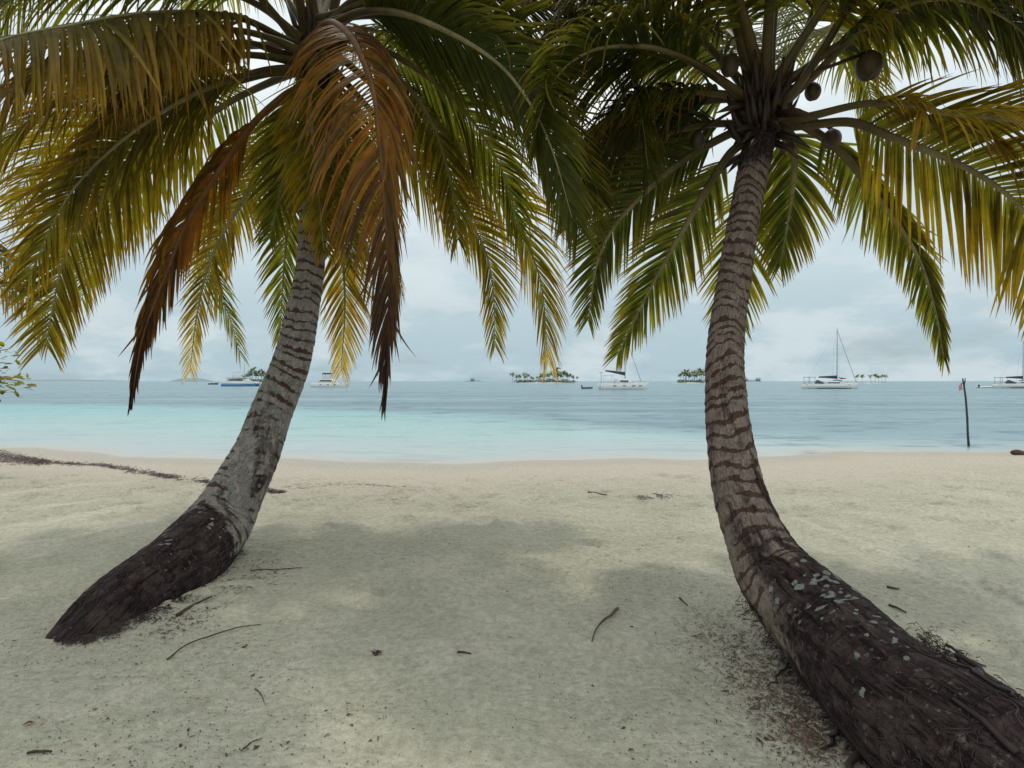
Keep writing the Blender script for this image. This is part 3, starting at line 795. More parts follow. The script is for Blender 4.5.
frond(rp, [(758, 122, 4.4), (738, 124, 4.45), (700, 126, 4.6), (652, 140, 4.8), (605, 172, 5.0), (572, 225, 5.1)], 'dark', 0.72, 84, 1.3, seed=33, face=0.4)
frond(rp, [(757, 128, 4.4), (735, 132, 4.5), (697, 152, 4.65), (662, 177, 4.8), (617, 223, 4.95), (597, 264, 5.0), (588, 320, 5.0)], 'green', 0.55, 92, 0.55, seed=34, hw=0.0115, dens=1.05, ang=(52, 26), face=0.8, roll=0)
frond(rp, [(755, 132, 4.4), (740, 145, 4.45), (723, 163, 4.55), (687, 223, 4.8), (651, 287, 5.0), (632, 325, 5.05), (618, 354, 5.05)], 'bright', 0.55, 92, 0.45, seed=35, hw=0.0115, dens=1.05, ang=(50, 22), face=0.85, roll=0, bare=0.14)
frond(rp, [(775, 122, 4.4), (790, 140, 4.6), (794, 168, 4.8), (790, 205, 5.0), (780, 265, 5.1)], 'bright', 0.6, 74, 0.8, seed=36, dens=1.05, ang=(50, 24), face=0.6)
frond(rp, [(764, 125, 4.5), (758, 160, 4.9), (749, 205, 5.25), (738, 270, 5.5), (731, 345, 5.6)], 'bright', 0.6, 66, 0.5, seed=37, dens=1.05, ang=(50, 24), face=0.8, bare=0.3)
frond(rp, [(778, 118, 4.4), (800, 124, 4.45), (840, 152, 4.55), (868, 187, 4.65), (903, 233, 4.75), (922, 268, 4.8), (936, 315, 4.82), (944, 358, 4.85)], 'bright', 0.48, 92, 0.9, seed=38, dens=1.05, amul=(1.0, 0.55), ang=(50, 18), face=0.8)
frond(rp, [(775, 122, 4.25), (805, 118, 4.1), (861, 105, 3.9), (910, 105, 3.7), (940, 113, 3.55), (1022, 124, 3.3), (1090, 165, 3.1), (1130, 235, 3.0)], 'gold', 0.74, 92, 1.5, seed=39, dens=1.0, bare=0.26)
frond(rp, [(778, 126, 4.3), (805, 126, 4.2), (850, 123, 4.1), (889, 137, 4.0), (963, 167, 3.8), (1015, 203, 3.65), (1052, 255, 3.55), (1070, 325, 3.5)], 'yellow', 0.84, 96, 0.55, seed=40, ang=(64, 34), hw=0.0145, dens=0.9, face=0.65, bare=0.2)
frond(rp, [(768, 112, 4.3), (785, 70, 4.2), (805, 35, 4.1), (819, 0, 4.0), (850, -60, 3.8), (912, -92, 3.5), (990, -80, 3.2), (1060, -30, 3.0)], 'green', 0.8, 90, 2.3, seed=41, bare=0.26, pr=0.05)
frond(rp, [(775, 108, 4.25), (794, 91, 4.2), (825, 45, 4.1), (854, 0, 3.95), (900, -40, 3.8), (960, -44, 3.6), (1020, -14, 3.4), (1070, 50, 3.3)], 'bright', 0.82, 94, 2.4, seed=42, bare=0.28, pr=0.05)
frond(rp, [(778, 108, 4.3), (805, 84, 4.25), (840, 50, 4.12), (875, 20, 4.0), (920, 2, 3.85), (972, 4, 3.7), (1024, 36, 3.6), (1056, 92, 3.55)], 'green', 0.72, 94, 2.3, seed=43, bare=0.24, pr=0.045)
frond(rp, [(758, 108, 4.3), (750, 81, 4.25), (740, 40, 4.1), (727, 0, 4.0), (700, -60, 3.8), (650, -92, 3.5), (590, -80, 3.2), (540, -30, 3.0)], 'dark', 0.8, 92, 2.3, seed=44, bare=0.24, pr=0.05)
frond(rp, [(755, 105, 4.35), (742, 85, 4.3), (700, 40, 4.25), (655, 8, 4.15), (606, 0, 4.05), (560, 16, 3.95), (532, 60, 3.9)], 'dark', 0.72, 90, 2.1, seed=45)
frond(rp, [(764, 100, 4.25), (768, 20, 3.95), (778, -90, 3.4), (790, -190, 2.7), (800, -240, 2.0)], 'yellow', 0.75, 84, 2.0, seed=46, bare=0.2)
frond(rp, [(772, 100, 4.5), (798, 45, 4.9), (832, 32, 5.5), (862, 70, 5.9), (878, 140, 6.1)], 'green', 0.68, 80, 1.7, seed=47)
frond(rp, [(760, 100, 4.5), (735, 40, 4.9), (700, 25, 5.5), (670, 60, 5.9), (650, 130, 6.1)], 'dark', 0.68, 80, 1.7, seed=48)
frond(rp, [(766, 98, 4.45), (772, 20, 4.9), (780, -20, 5.5), (790, 0, 6.2), (794, 60, 6.6)], 'green', 0.68, 80, 1.7, seed=49)
frond(rp, [(757, 110, 4.35), (735, 100, 4.4), (690, 105, 4.5), (645, 120, 4.6), (600, 150, 4.7), (565, 200, 4.75)], 'green', 0.80, 90, 1.9, seed=29, face=.2)
arch(rp, RC, R(195), R(60), 3.1, 'green', Lf=0.75, n=84, droop=2.0, seed=50)
arch(rp, RC, R(222), R(40), 3.0, 'green', Lf=0.75, n=84, droop=2.0, seed=51)
arch(rp, RC, R(150), R(44), 3.0, 'yellow', Lf=0.75, n=84, droop=2.0, seed=52)
arch(rp, RC, R(115), R(30), 2.9, 'green', Lf=0.75, n=84, droop=2.0, seed=53)
o_ = np.array(rp.location)
for (px, py, d, rx, rz, tilt) in [(868, 66, 4.0, 0.088, 0.105, 0.2), (729, 65, 4.05, 0.065, 0.088, 0.0), (697, 141, 4.35, 0.055, 0.072, 0.1), (812, 92, 4.3, 0.058, 0.07, 0.3), (831, 139, 4.4, 0.07, 0.08, -0.2)]:
    c = P(px, py, d); mb = MB()
    mb.ell(c - o_, (rx, rx, rz), 20, 14, lambda th, ph: 1 + 0.05 * math.cos(3 * th) - 0.10 * max(0, math.cos(ph)) ** 3)
    co = obj('coconut', mb, M['coconut'], rp)
    mb = MB(); e = RC - np.array([0, 0, 0.05]); tp = c + np.array([0, 0, rz * 0.9])
    mid = 0.5 * (e + tp) + np.array([0, 0, 0.05])
    mb.tube([e - o_, mid - o_, tp - o_], [0.018, 0.012, 0.014], 7); obj('stem', mb, M['fibre'], co)
mb = MB()
for k in range(60):
    az = random.uniform(0, 6.28); r0 = 0.09
    p0 = np.array(P(762, 150 - random.uniform(0, 45), 4.27)) + np.array([math.cos(az) * r0, math.sin(az) * r0, 0])
    e = random.uniform(0.18, 0.4); w = random.uniform(0.08, 0.2) * (1 if k % 3 else 1.5)
    s2 = 1 if k % 3 else -0.4
    mb.tube([p0, p0 + np.array([math.cos(az) * w * .6, math.sin(az) * w * .6, e * 0.4 * s2]), p0 + np.array([math.cos(az) * w, math.sin(az) * w, e * s2])], [0.03, 0.024, 0.003], 6)
mb.v = [tuple(np.array(v) - o_) for v in mb.v]
obj('leaf_sheath', mb, M['fibre'], rp)
# roots creeping out of the right palm's base
for (a, b, r0) in [((975, 684), (1045, 742), 0.022), ((962, 668), (1040, 715), 0.018), ((955, 664), (1000, 690), 0.012), ((985, 690), (1060, 735), 0.028), ((870, 760), (842, 790), 0.02), ((838, 735), (822, 752), 0.012), ((948, 655), (985, 668), 0.009), ((790, 668), (772, 690), 0.008)]:
    A = G(*a, 0.03); B = G(*b, 0.0); n = 9; pts = []
    for k in range(n):
        f = k / (n - 1); q = A * (1 - f) + B * f + np.array([random.uniform(-.02, .02), random.uniform(-.02, .02), 0])
        q[2] = float(ground_z(q[0], q[1])) + 0.05 * (1 - f) ** 2 + 0.006
        pts.append(q - o_)
    mb = MB(); mb.tube(pts, [r0 * (1 - 0.6 * k / (n - 1)) for k in range(n)], 7); obj('root', mb, M['root'], rp)
mb = MB(); NR = 2600
ff = rng.random(NR); ss_ = np.where(rng.random(NR) < 0.55, 1, -1)
ax_ = np.where(ss_ > 0, 745 + 135 * ff, 925 + 105 * ff); ay_ = np.where(ss_ > 0, 600 + 175 * ff, 645 + 85 * ff)
gp = GV(ax_ + rng.normal(0, 7, NR), ay_ + rng.normal(0, 7, NR))
for k in range(NR):
    side = ss_[k]; p = gp[k] + np.array([0.03 * side, 0, random.uniform(0, 0.04)])
    d = np.array([-side * random.uniform(0.1, 1), random.uniform(-.8, .5), random.uniform(-0.5, 0.3)]); d /= np.linalg.norm(d)
    L = random.uniform(0.012, 0.055); q1 = p + d * L * .5 + np.array([0, 0, .004]); q2 = p + d * L; q2[2] = max(gp[k][2] + .002, q2[2] - 0.02)
    mb.tube([p - o_, q1 - o_, q2 - o_], [0.0028, 0.0022, 0.0008], 4, False)
for k in range(70):
    # loose root strands lying along the sprawling base
    s0 = random.uniform(0.0, 0.5); t0 = random.uniform(-3.4, 0.2); ln = random.uniform(0.08, 0.32); dt = random.uniform(-.2, .2); r0 = random.uniform(0.0012, 0.0035)
    w1 = random.uniform(0, 6); pts = [rsurf(s0 + ln * i / 6, t0 + dt * i / 6 + 0.05 * math.sin(w1 + i * 1.4), r0 * (0.4 + 0.9 * abs(math.sin(w1 + i)))) for i in range(7)]
    mb.tube(pts, [r0 * (1 - 0.55 * i / 6) for i in range(7)], 5, False)
tag(obj('root_mat', mb, M['root'], rp), kind='stuff')
for (sa, sb, ta, w_) in ((0.05, 0.34, -1.95, .012), (0.30, 0.52, -1.25, .007)):
    mb = MB(); mb.tube([rsurf(sa + (sb - sa) * i / 9, ta + 0.03 * math.sin(i * 1.3), 0.006) for i in range(10)], [w_ * (1 - 0.05 * i) for i in range(10)], 7); obj('root', mb, M['root'], rp)
ol_ = np.array(lp.location); mb = MB()
for k in range(70):
    s0 = random.uniform(0.1, 0.45); t0 = random.uniform(-2.4, 1.0); ln = random.uniform(0.05, 0.22); dt = random.uniform(-.15, .15); r0 = random.uniform(0.001, 0.003)
    w1 = random.uniform(0, 6); pts = [lsurf(s0 + ln * i / 5, t0 + dt * i / 5 + 0.05 * math.sin(w1 + i * 1.4), r0 * (0.3 + 0.9 * abs(math.sin(w1 + i)))) for i in range(6)]
    mb.tube(pts, [r0 * (1 - 0.55 * i / 5) for i in range(6)], 5, False)
px_ = np.concatenate([rng.uniform(58, 120, 500), rng.uniform(110, 245, 500)]); py_ = np.interp(px_, [48, 85, 115, 171, 213, 245], [640, 640, 629, 606, 577, 548]) + rng.normal(0, 3.5, 1000)
for p in GV(px_, py_):
    d = np.array([random.gauss(0, 1), random.gauss(-.5, 1), 0]); d /= np.linalg.norm(d); l = random.uniform(.015, .06)
    q2 = p + d * l; mb.tube([p - ol_ + np.array([0, 0, .012]), p + d * l * .5 - ol_ + np.array([0, 0, .012]), q2 - ol_ + np.array([0, 0, .002])], [.0028, .002, .0008], 4, False)
tag(obj('root_mat', mb, M['root'], lp), kind='stuff')


# ---- third palm, standing out of frame on the left
tpc = P(-250, 190, 5.6)
tp = thing('coconut_palm', 'palm beyond the left edge, only the tip of its orange gold frond hanging into view', 'palm tree', G(-330, 520))
o3 = np.array(tp.location)
make_trunk(tp, [(-360, 540, 22, 5.2), (-330, 500, 19, 5.3), (-300, 420, 14, 5.45), (-272, 320, 12, 5.55), (-255, 240, 11, 5.6), (-250, 195, 12, 5.6)], M['bark_a'], 0.1, 0.7, 17, 10)
frond(tp, [(-245, 192, 5.6), (-170, 200, 5.45), (-90, 238, 5.3), (-30, 276, 5.2), (10, 292, 5.15), (36, 306, 5.1), (50, 342, 5.1)], 'gold', 0.6, 90, 1.2, seed=61, face=0.5)
frond(tp, [(-245, 185, 5.6), (-170, 180, 5.5), (-90, 200, 5.4), (-30, 236, 5.3), (8, 262, 5.25), (26, 288, 5.2)], 'green', 0.6, 84, 1.9, seed=62, face=0.5)
for k, az in enumerate((185, 225, 250, 270, 290, 315)):
    arch(tp, tpc, R(az), R(42 + 9 * (k % 3)), 3.0, ('green', 'bright', 'yellow')[k % 3], Lf=0.7, n=70, droop=1.9, seed=63 + k)

# ---- broadleaf tree at the left edge
bt = thing('broadleaf_tree', 'low green broad leaved tree poking in at the left edge above the waterline', 'tree', G(-70, 462))
ob = np.array(bt.location)
mb = MB(); bc = P(-66, 345, 8.3)
mb.tube([(0, 0, -0.2), (0.1, 0, 0.5), tuple(bc - ob - np.array([0.1, 0, 0.5]))], [0.12, 0.09, 0.06], 10)
trunk = obj('trunk', mb, M['twig'], bt)
V, Fq, Cc = [], [], []
mb = MB()
for k in range(46):
    az = random.uniform(0, 6.28); el = random.uniform(-0.35, 1.2); ln = random.uniform(0.6, 1.25)
    d = np.array([math.cos(az) * math.cos(el), math.sin(az) * math.cos(el), math.sin(el) * 0.8])
    s0 = bc - np.array([0.1, 0, 0.45]); e = s0 + d * ln
    m_ = 0.5 * (s0 + e) + np.array([0, 0, 0.08])
    mb.tube([s0 - ob, m_ - ob, e - ob], [0.02, 0.012, 0.005], 5)
    for j in range(26):
        f = random.uniform(0.45, 1.05); q = (s0 * (1 - f) + e * f) + np.random.default_rng(k * 99 + j).normal(0, 0.07, 3)
        dd = norm(d * 0.5 + np.array([random.gauss(0, .6), random.gauss(0, .6), random.gauss(0.05, .35)]))
        sd = norm(np.cross(dd, [random.gauss(0, .3), random.gauss(0, .3), 1])); l = random.uniform(0.08, 0.15)
        up = np.cross(sd, dd)
        b = len(V)
        for a_, w_, h_ in ((0, 0.05, 0), (0.35, 0.30, 0.02), (0.7, 0.32, 0.02), (1.0, 0.06, -0.06)):
            for sg in (-1, 1): V.append(q + dd * l * a_ + sd * sg * w_ * l + up * h_ * l - ob)
        col = np.array(random.choice([(0.06, 0.085, 0.02), (0.075, 0.095, 0.022), (0.10, 0.11, 0.025), (0.15, 0.125, 0.03)])) * random.uniform(0.7, 1.3)
        Cc += [col] * 8
        for i in range(3): Fq.append((b + 2 * i, b + 2 * i + 1, b + 2 * i + 3, b + 2 * i + 2))
obj('branches', mb, M['twig'], trunk)
npmesh('crown', np.array(V), np.array(Fq), M['leaf'], bt, True, np.array(Cc))

# ------------------------------------------------------------------ boats
def sea_pt(px, wy):
    d = (H - WZ) * F / (wy - HOR)
    return np.array([(px - 512) / F * d, d, WZ]), d


def hull(L, B, fb, draft=0.3, cy=0.0, transom=0.75, n=14, sheer=0.25):
    mb = MB(); secs = []
    for i in range(n + 1):
        f = i / n; x = -L / 2 + L * f
        hb = B / 2 * (transom + (1 - transom) * math.sin(min(1, f / 0.45) * math.pi / 2)) * (1 - max(0, (f - 0.45) / 0.55) ** 2.2) + 0.01
        top = fb * (1 + sheer * max(0, (f - 0.35) / 0.65) ** 2); xb = x + (0.35 if i == n else 0)
        sec = [(xb, cy - hb, top), (x, cy - hb * 0.95, top * 0.4), (x, cy - hb * 0.7, -draft * 0.5), (x - 0, cy, -draft), (x, cy + hb * 0.7, -draft * 0.5), (x, cy + hb * 0.95, top * 0.4), (xb, cy + hb, top)]
        secs.append(sec)
    mb.loft(secs, closed=True)
    return mb


def cabin_loft(x0, x1, w, z0, z1, front=0.8, back=0.15, inset=0.12):
    mb = MB()
    b = [(x0, -w / 2, z0), (x1, -w / 2 * 0.8, z0), (x1, w / 2 * 0.8, z0), (x0, w / 2, z0)]
    m_ = [(x0 + back * .4, -w / 2 + inset * .4, z0 * .4 + z1 * .6), (x1 - front * .5, -w / 2 * .78 + inset * .4, z0 * .4 + z1 * .6), (x1 - front * .5, w / 2 * .78 - inset * .4, z0 * .4 + z1 * .6), (x0 + back * .4, w / 2 - inset * .4, z0 * .4 + z1 * .6)]
    t_ = [(x0 + back, -w / 2 + inset, z1), (x1 - front, -w / 2 * .75 + inset, z1), (x1 - front, w / 2 * .75 - inset, z1), (x0 + back, w / 2 - inset, z1)]
    mb.loft([b, m_, t_], closed=True); return mb


def band(x0, x1, w, z0, z1):
    mb = MB(); mb.box(((x0 + x1) / 2, 0, (z0 + z1) / 2), (x1 - x0, w, z1 - z0), 0, 0.97); return mb


def rig(root, mx, mh, z0, bow, boom_l, boom_z, boom_rise=0.0, stern=None, beam=1.6, cover='navy'):
    mb = MB(); mb.tube([(mx, 0, z0), (mx, 0, mh)], [0.10, 0.075], 8)
    for z in (mh * 0.45, mh * 0.72): mb.tube([(mx, -beam * .45, z), (mx, beam * .45, z)], 0.03, 6)
    ms = obj('mast', mb, M['metal'], root)
    mb = MB(); mb.tube([(mx, 0, boom_z), (mx - boom_l, 0, boom_z + boom_rise)], 0.06, 8); bo = obj('boom', mb, M['metal'], root)
    mb = MB(); secs = []
    for i in range(9):
        f = i / 8; x = mx - 0.12 - (boom_l - 0.2) * f; z = boom_z + boom_rise * f + 0.22 - 0.08 * f; h = 0.40 - 0.27 * f
        secs.append([(x, 0.2 * math.cos(q) * (1 - .4 * f), z + h * math.sin(q)) for q in np.linspace(0, 2 * math.pi, 8, endpoint=False)])
    mb.loft(secs, closed=True); obj('sail_cover', mb, M[cover], bo)
    mb = MB(); mb.tube([(mx, 0, mh * 0.97), (bow, 0, z0 + 0.2)], 0.055, 6); obj('forestay', mb, M['metal'], root)
    for sg in (-1, 1):
        mb = MB(); mb.tube([(mx, 0, mh * 0.95), (mx - 0.3, sg * beam * .45, mh * .72), (mx - 0.3, sg * beam, z0)], 0.012, 4); obj('shroud', mb, M['metal'], root)
    if stern is not None:
        mb = MB(); mb.tube([(mx, 0, mh * 0.98), (stern, 0, z0)], 0.012, 4); obj('backstay', mb, M['metal'], root)


def rails(root, x0, x1, w, z, n=7):
    for sg in (-1, 1):
        mb = MB()
        for i in range(n):
            x = x0 + (x1 - x0) * i / (n - 1); mb.tube([(x, sg * w, z), (x, sg * w, z + .6)], 0.018, 5)
        for h in (.3, .6): mb.tube([(x0, sg * w, z + h), (x1, sg * w, z + h)], 0.012, 4)
        obj('railing', mb, M['metal'], root)


# white sailing catamaran in the middle
p, d = sea_pt(622.5, 389.6); k = d / F
r = thing('sailing_catamaran', 'white sailing catamaran with drooping grey sail cover moored in mid bay', 'catamaran', p)
L = 45 * k
for cy in (-2.2, 2.2):
    h = obj('hull', hull(L, 1.5, 1.35, 0.4, cy, 0.85, sheer=0.15), M['white'], r)
    for x in (-2.2, -0.2, 1.8, 3.2):
        mb = MB(); mb.box((x, cy + (-0.745 if cy < 0 else 0.745), 0.85), (0.6, 0.05, 0.18)); obj('window', mb, M['glass'], h)
mb = MB(); mb.box((-0.6, 0, 1.05), (L * 0.72, 4.2, 0.5)); obj('bridge_deck', mb, M['white'], r)
cb = obj('cabin', cabin_loft(-1.8, 2.3, 4.0, 1.3, 2.35, 1.6, 0.2), M['white'], r)
obj('window', band(-1.2, 0.9, 3.72, 1.62, 2.0), M['glass'], cb)
rig(r, 0.55, 55 * k, 1.4, L * 0.42, 4.3, 3.2, 0.75, None, 2.3)
mb = MB(); mb.box((-3.0, 0, 3.05), (2.0, 3.4, 0.08))
for x in (-3.9, -2.1):
    for y in (-1.5, 1.5): mb.tube([(x, y, 1.3), (x, y, 3.05)], 0.04, 6)
bm = obj('bimini', mb, M['white'], r)
mb = MB(); mb.tube([(-4.3, 1.9, 1.3), (-4.3, 1.9, 3.6)], 0.06, 6); mb.box((-4.3, 1.9, 3.7), (0.7, 0.7, 0.1)); obj('antenna_post', mb, M['metal'], r)
rails(r, -3.5, 4.2, 2.5, 1.4)

# dinghy near the catamaran
def dinghy(px, wy, lpx, label, person=False, mat='dinghy', rz=0.0):
    p, d = sea_pt(px, wy); k = d / F; L = lpx * k
    r = thing('dinghy', label, 'dinghy', p, rz)
    mb = MB(); w = L * 0.22; pts = []
    for a in np.linspace(-1, 1, 17):
        x = -L / 2 + (1 - abs(a) ** 2.6) * L; pts.append((x, w * np.sign(a) * min(1, abs(a) * 2.2) ** 0.7, 0.22 + 0.12 * max(0, x / L + .1)))
    mb.tube(pts, 0.2, 8); obj('tube', mb, M[mat], r)
    mb = MB(); mb.box((-0.05 * L, 0, 0.12), (L * 0.8, w * 1.6, 0.12)); obj('floor', mb, M['white'], r)
    mb = MB(); mb.box((-L / 2 - 0.05, 0, 0.62), (0.3, 0.34, 0.5), 0, 0.8); mb.box((-L / 2 - 0.05, 0, 0.1), (0.14, 0.14, 0.7)); obj('outboard_motor', mb, M['dark'], r)
    return r


dinghy(587, 388.9, 10, 'small dark grey dinghy floating left of the sailing catamaran')
dinghy(985, 388.0, 13, 'pale dinghy with dark outboard trailing behind the yacht at the right edge', mat='white', rz=0.1)

# single hull sailing yachts
def sloop(px, wy, lpx, mastpx, mx, label, bow_out=1, tint='navy', red=True):
    p, d = sea_pt(px, wy); k = d / F; L = lpx * k
    r = thing('sailing_yacht', label, 'sailing yacht', p)
    h = obj('hull', hull(L, 3.6, 1.15, 0.4, 0, 0.7, sheer=0.35), M['white'], r)
    mb = MB()
    for sg in (-1, 1): mb.box((-0.3, sg * 1.80, 0.13), (L * 0.62, 0.03, 0.16))
    obj('waterline_stripe', mb, M['navy'], h)
    mb = MB(); mb.box((-0.1 * L, 0, 1.12), (L * 0.8, 2.6, 0.1)); obj('deck', mb, M['white'], r)
    cb = obj('cabin', cabin_loft(-L * 0.17, L * 0.24, 2.3, 1.15, 1.85, 1.8, 0.1), M['white'], r)
    obj('window', band(-L * 0.12, L * 0.12, 2.16, 1.35, 1.6), M['glass'], cb)
    rig(r, mx * k, mastpx * k, 1.2, L * 0.47, 4.4, 2.55, 0.12, -L * 0.48, 1.6)
    mb = MB(); mb.box((-L * 0.40, 0, 2.75), (1.7, 2.6, 0.09))
    for x in (-0.7, 0.7):
        for y in (-1.1, 1.1): mb.tube([(-L * 0.40 + x, y, 1.2), (-L * 0.40 + x, y, 2.75)], 0.035, 6)
    obj('bimini', mb, M['navy'], r)
    mb = MB()
    secs = []
    for i in range(6):
        f = i / 5; x = -L * 0.25 + 0.9 * f
        secs.append([(x, 1.15 * math.cos(q), 1.2 + (0.9 - 0.4 * f) * math.sin(q)) for q in np.linspace(0, math.pi, 9)])
    mb.loft(secs, cap=True); obj('spray_hood', mb, M['navy'], r)
    mb = MB(); mb.ell((mx * k + 0.1, 0, 1.9), (1.1, 0.7, 0.3), 14, 8); obj('canvas_bundle', mb, M['sky_canvas'], r)
    if red:
        mb = MB(); mb.tube([(L * 0.13, 0, 2.75), (L * 0.2, 0.05, 2.45), (L * 0.3, 0, 2.5)], [0.05, 0.22, 0.03], 8); obj('furled_awning', mb, M['red'], r)
    rails(r, -L * 0.42, L * 0.45, 1.5, 1.2, 9)
    return r


sloop(831, 388.8, 54, 60.5, 6.0, 'white sailing yacht with tall mast, red awning on deck, right of the right palm trunk')
sloop(1022, 388.2, 52, 48, 1.0, 'white sailing yacht cut by the right edge of the frame, bimini at its stern', red=False)

# power boats
p, d = sea_pt(241, 386.3); k = d / F; L = 33 * k
r = thing('motor_catamaran', 'white motor cruiser with bright blue hull side left of the left trunk', 'motor yacht', p)
for cy in (-1.7, 1.7):
    h = obj('hull', hull(L, 1.6, 0.82, 0.4, cy, 0.9, sheer=0.3), M['blue'], r)
mb = MB(); mb.box((0, 0, 1.22), (L * 0.95, 5.0, 0.86), 0, 0.97); obj('deck', mb, M['white'], r)
cb = obj('cabin', cabin_loft(-L * 0.36, L * 0.30, 4.2, 1.6, 2.9, 2.4, 0.2), M['white'], r)
obj('window', band(-L * 0.30, L * 0.12, 4.06, 2.0, 2.5), M['glass'], cb)
mb = MB(); mb.box((-L * 0.1, 0, 3.0), (L * 0.6, 4.3, 0.14)); obj('roof', mb, M['white'], r)
cb = obj('flybridge', cabin_loft(-L * 0.22, L * 0.04, 2.6, 3.07, 3.7, 0.8, 0.1), M['white'], r)
mb = MB(); mb.box((-L * 0.1, 0, 4.9), (L * 0.26, 2.8, 0.1))
for x in (-L * 0.2, 0): mb.tube([(x, 1.1, 3.6), (x, 1.1, 4.9)], 0.04, 6); mb.tube([(x, -1.1, 3.6), (x, -1.1, 4.9)], 0.04, 6)
obj('hard_top', mb, M['white'], r)
mb = MB(); mb.tube([(L * 0.1, 0, 3.0), (L * 0.1, 0, 11.5)], [0.08, 0.05], 7); obj('mast', mb, M['metal'], r)
rails(r, 0, L * 0.44, 2.1, 1.6, 6)

p, d = sea_pt(330, 387.2); k = d / F; L = 34 * k
r = thing('motor_catamaran', 'white flybridge motor yacht with dark canopy right of the left trunk', 'motor yacht', p)
for cy in (-1.7, 1.7):
    h = obj('hull', hull(L, 1.6, 1.3, 0.4, cy, 0.9, sheer=0.2), M['white'], r)
    for x in (-2, 0.2, 2.2):
        mb = MB(); mb.box((x, cy + (0.79 if cy > 0 else -0.79), 0.8), (0.5, 0.05, 0.2)); obj('window', mb, M['glass'], h)
mb = MB(); mb.box((-0.3, 0, 1.25), (L * 0.86, 4.2, 0.3)); obj('deck', mb, M['white'], r)
cb = obj('cabin', cabin_loft(-L * 0.30, L * 0.24, 3.9, 1.4, 2.45, 1.5, 0.2), M['white'], r)
obj('window', band(-L * 0.24, L * 0.10, 3.76, 1.75, 2.15), M['glass'], cb)
fb_ = obj('flybridge', cabin_loft(-L * 0.20, L * 0.08, 2.8, 2.47, 3.1, 0.6, 0.1), M['white'], r)
mb = MB(); mb.box((-L * 0.07, 0, 4.05), (L * 0.24, 2.9, 0.4), 0, 0.85)
for x in (-L * .17, L * .03):
    for y in (-1.2, 1.2): mb.tube([(x, y, 3.0), (x, y, 3.9)], 0.04, 6)
obj('canopy', mb, M['navy'], r)
rails(r, 0, L * 0.44, 2.0, 1.3, 6)

# low dark canoe far off at the left
p, d = sea_pt(213, 384.6); k = d / F
r = thing('canoe', 'tiny dark canoe on the open water left of the blue hulled motor cruiser', 'canoe', p)
obj('hull', hull(10 * k, 1.0, 0.7, 0.15, 0, 0.2, sheer=0.5), M['dinghy'], r)
mb = MB(); mb.tube([(-0.7, 0, 0.2), (-0.7, 0, 0.75), (-0.62, 0, 1.0)], [0.2, 0.22, 0.1], 8); mb.ell((-0.6, 0, 1.2), (0.11, 0.11, 0.14), 10, 8); obj('rower', mb, M['dark'], r)

# ------------------------------------------------------------------ islands
def island(px0, px1, wy, hgt, mat, scrub=None, seed=0, depth=None):
    d = (H - WZ) * F / (wy - HOR); x0 = (px0 - 512) / F * d; x1 = (px1 - 512) / F * d
    cx = (x0 + x1) / 2; a = (x1 - x0) / 2; b = depth or a * 0.6
    nu, nv = 48, 8; V = []; Fq = []
    for j in range(nv + 1):
        f = j / nv; hh = hgt * (1 - f ** 2) - 0.5 * (f == 1)
        for i in range(nu):
            th = 2 * math.pi * i / nu; q = 1 + 0.16 * (fbm(np.array(math.cos(th) * 1.6 + seed), np.array(math.sin(th) * 1.6), 8) - 0.5)
            V.append((a * f * q * math.cos(th), b * f * q * math.sin(th), hh * (0.7 + 0.6 * float(fbm(np.array(math.cos(th) * f * 4 + seed), np.array(math.sin(th) * f * 4), 4)))))
    for j in range(nv):
        for i in range(nu): Fq.append((j * nu + i, (j + 1) * nu + i, (j + 1) * nu + (i + 1) % nu, j * nu + (i + 1) % nu))
    o = npmesh('island', np.array(V), np.array(Fq), mat); o.location = (cx, d + b, WZ)
    tag(o, kind='structure')
    return cx, d, a, b


def far_palm(seed):
    r_ = random.Random(seed); mb = MB(); Ht = 10.0; lx = r_.uniform(-1.4, 1.4)
    mb.tube([(0, 0, -0.4), (lx * .3, 0, Ht * .4), (lx * .7, 0, Ht * .75), (lx, 0, Ht)], [0.28, 0.2, 0.16, 0.14], 6)
    root = thing('island_palm', '', 'palm tree', (0, -50, -60))
    obj('trunk', mb, M['isl_trunk'], root)
    V, Fq = [], []
    for k in range(26):
        az = k * 2.4 + r_.uniform(-.3, .3); el = r_.uniform(-0.5, 1.2); Lh = r_.uniform(3.4, 5.0)
        d = np.array([math.cos(az) * math.cos(el), math.sin(az) * math.cos(el), math.sin(el)]); p = np.array([lx, 0, Ht])
        sd = np.array([-math.sin(az), math.cos(az), 0]); b = len(V)
        for i in range(7):
            f = i / 6; w = 0.62 * math.sin(math.pi * min(1, f * .85 + .12)) + .04
            V += [p - sd * w - np.array([0, 0, w * .9]), p, p + sd * w - np.array([0, 0, w * .9])]
            p = p + d * Lh / 6; d = norm(d + np.array([0, 0, -0.26]))
        for i in range(6):
            for c in (0, 1): Fq.append((b + 3 * i + c, b + 3 * i + c + 1, b + 3 * i + c + 4, b + 3 * i + c + 3))
    npmesh('crown', np.array(V), np.array(Fq), M['isl_leaf'], root, True)
    return root


protos = [far_palm(s) for s in range(5)]
used = set()


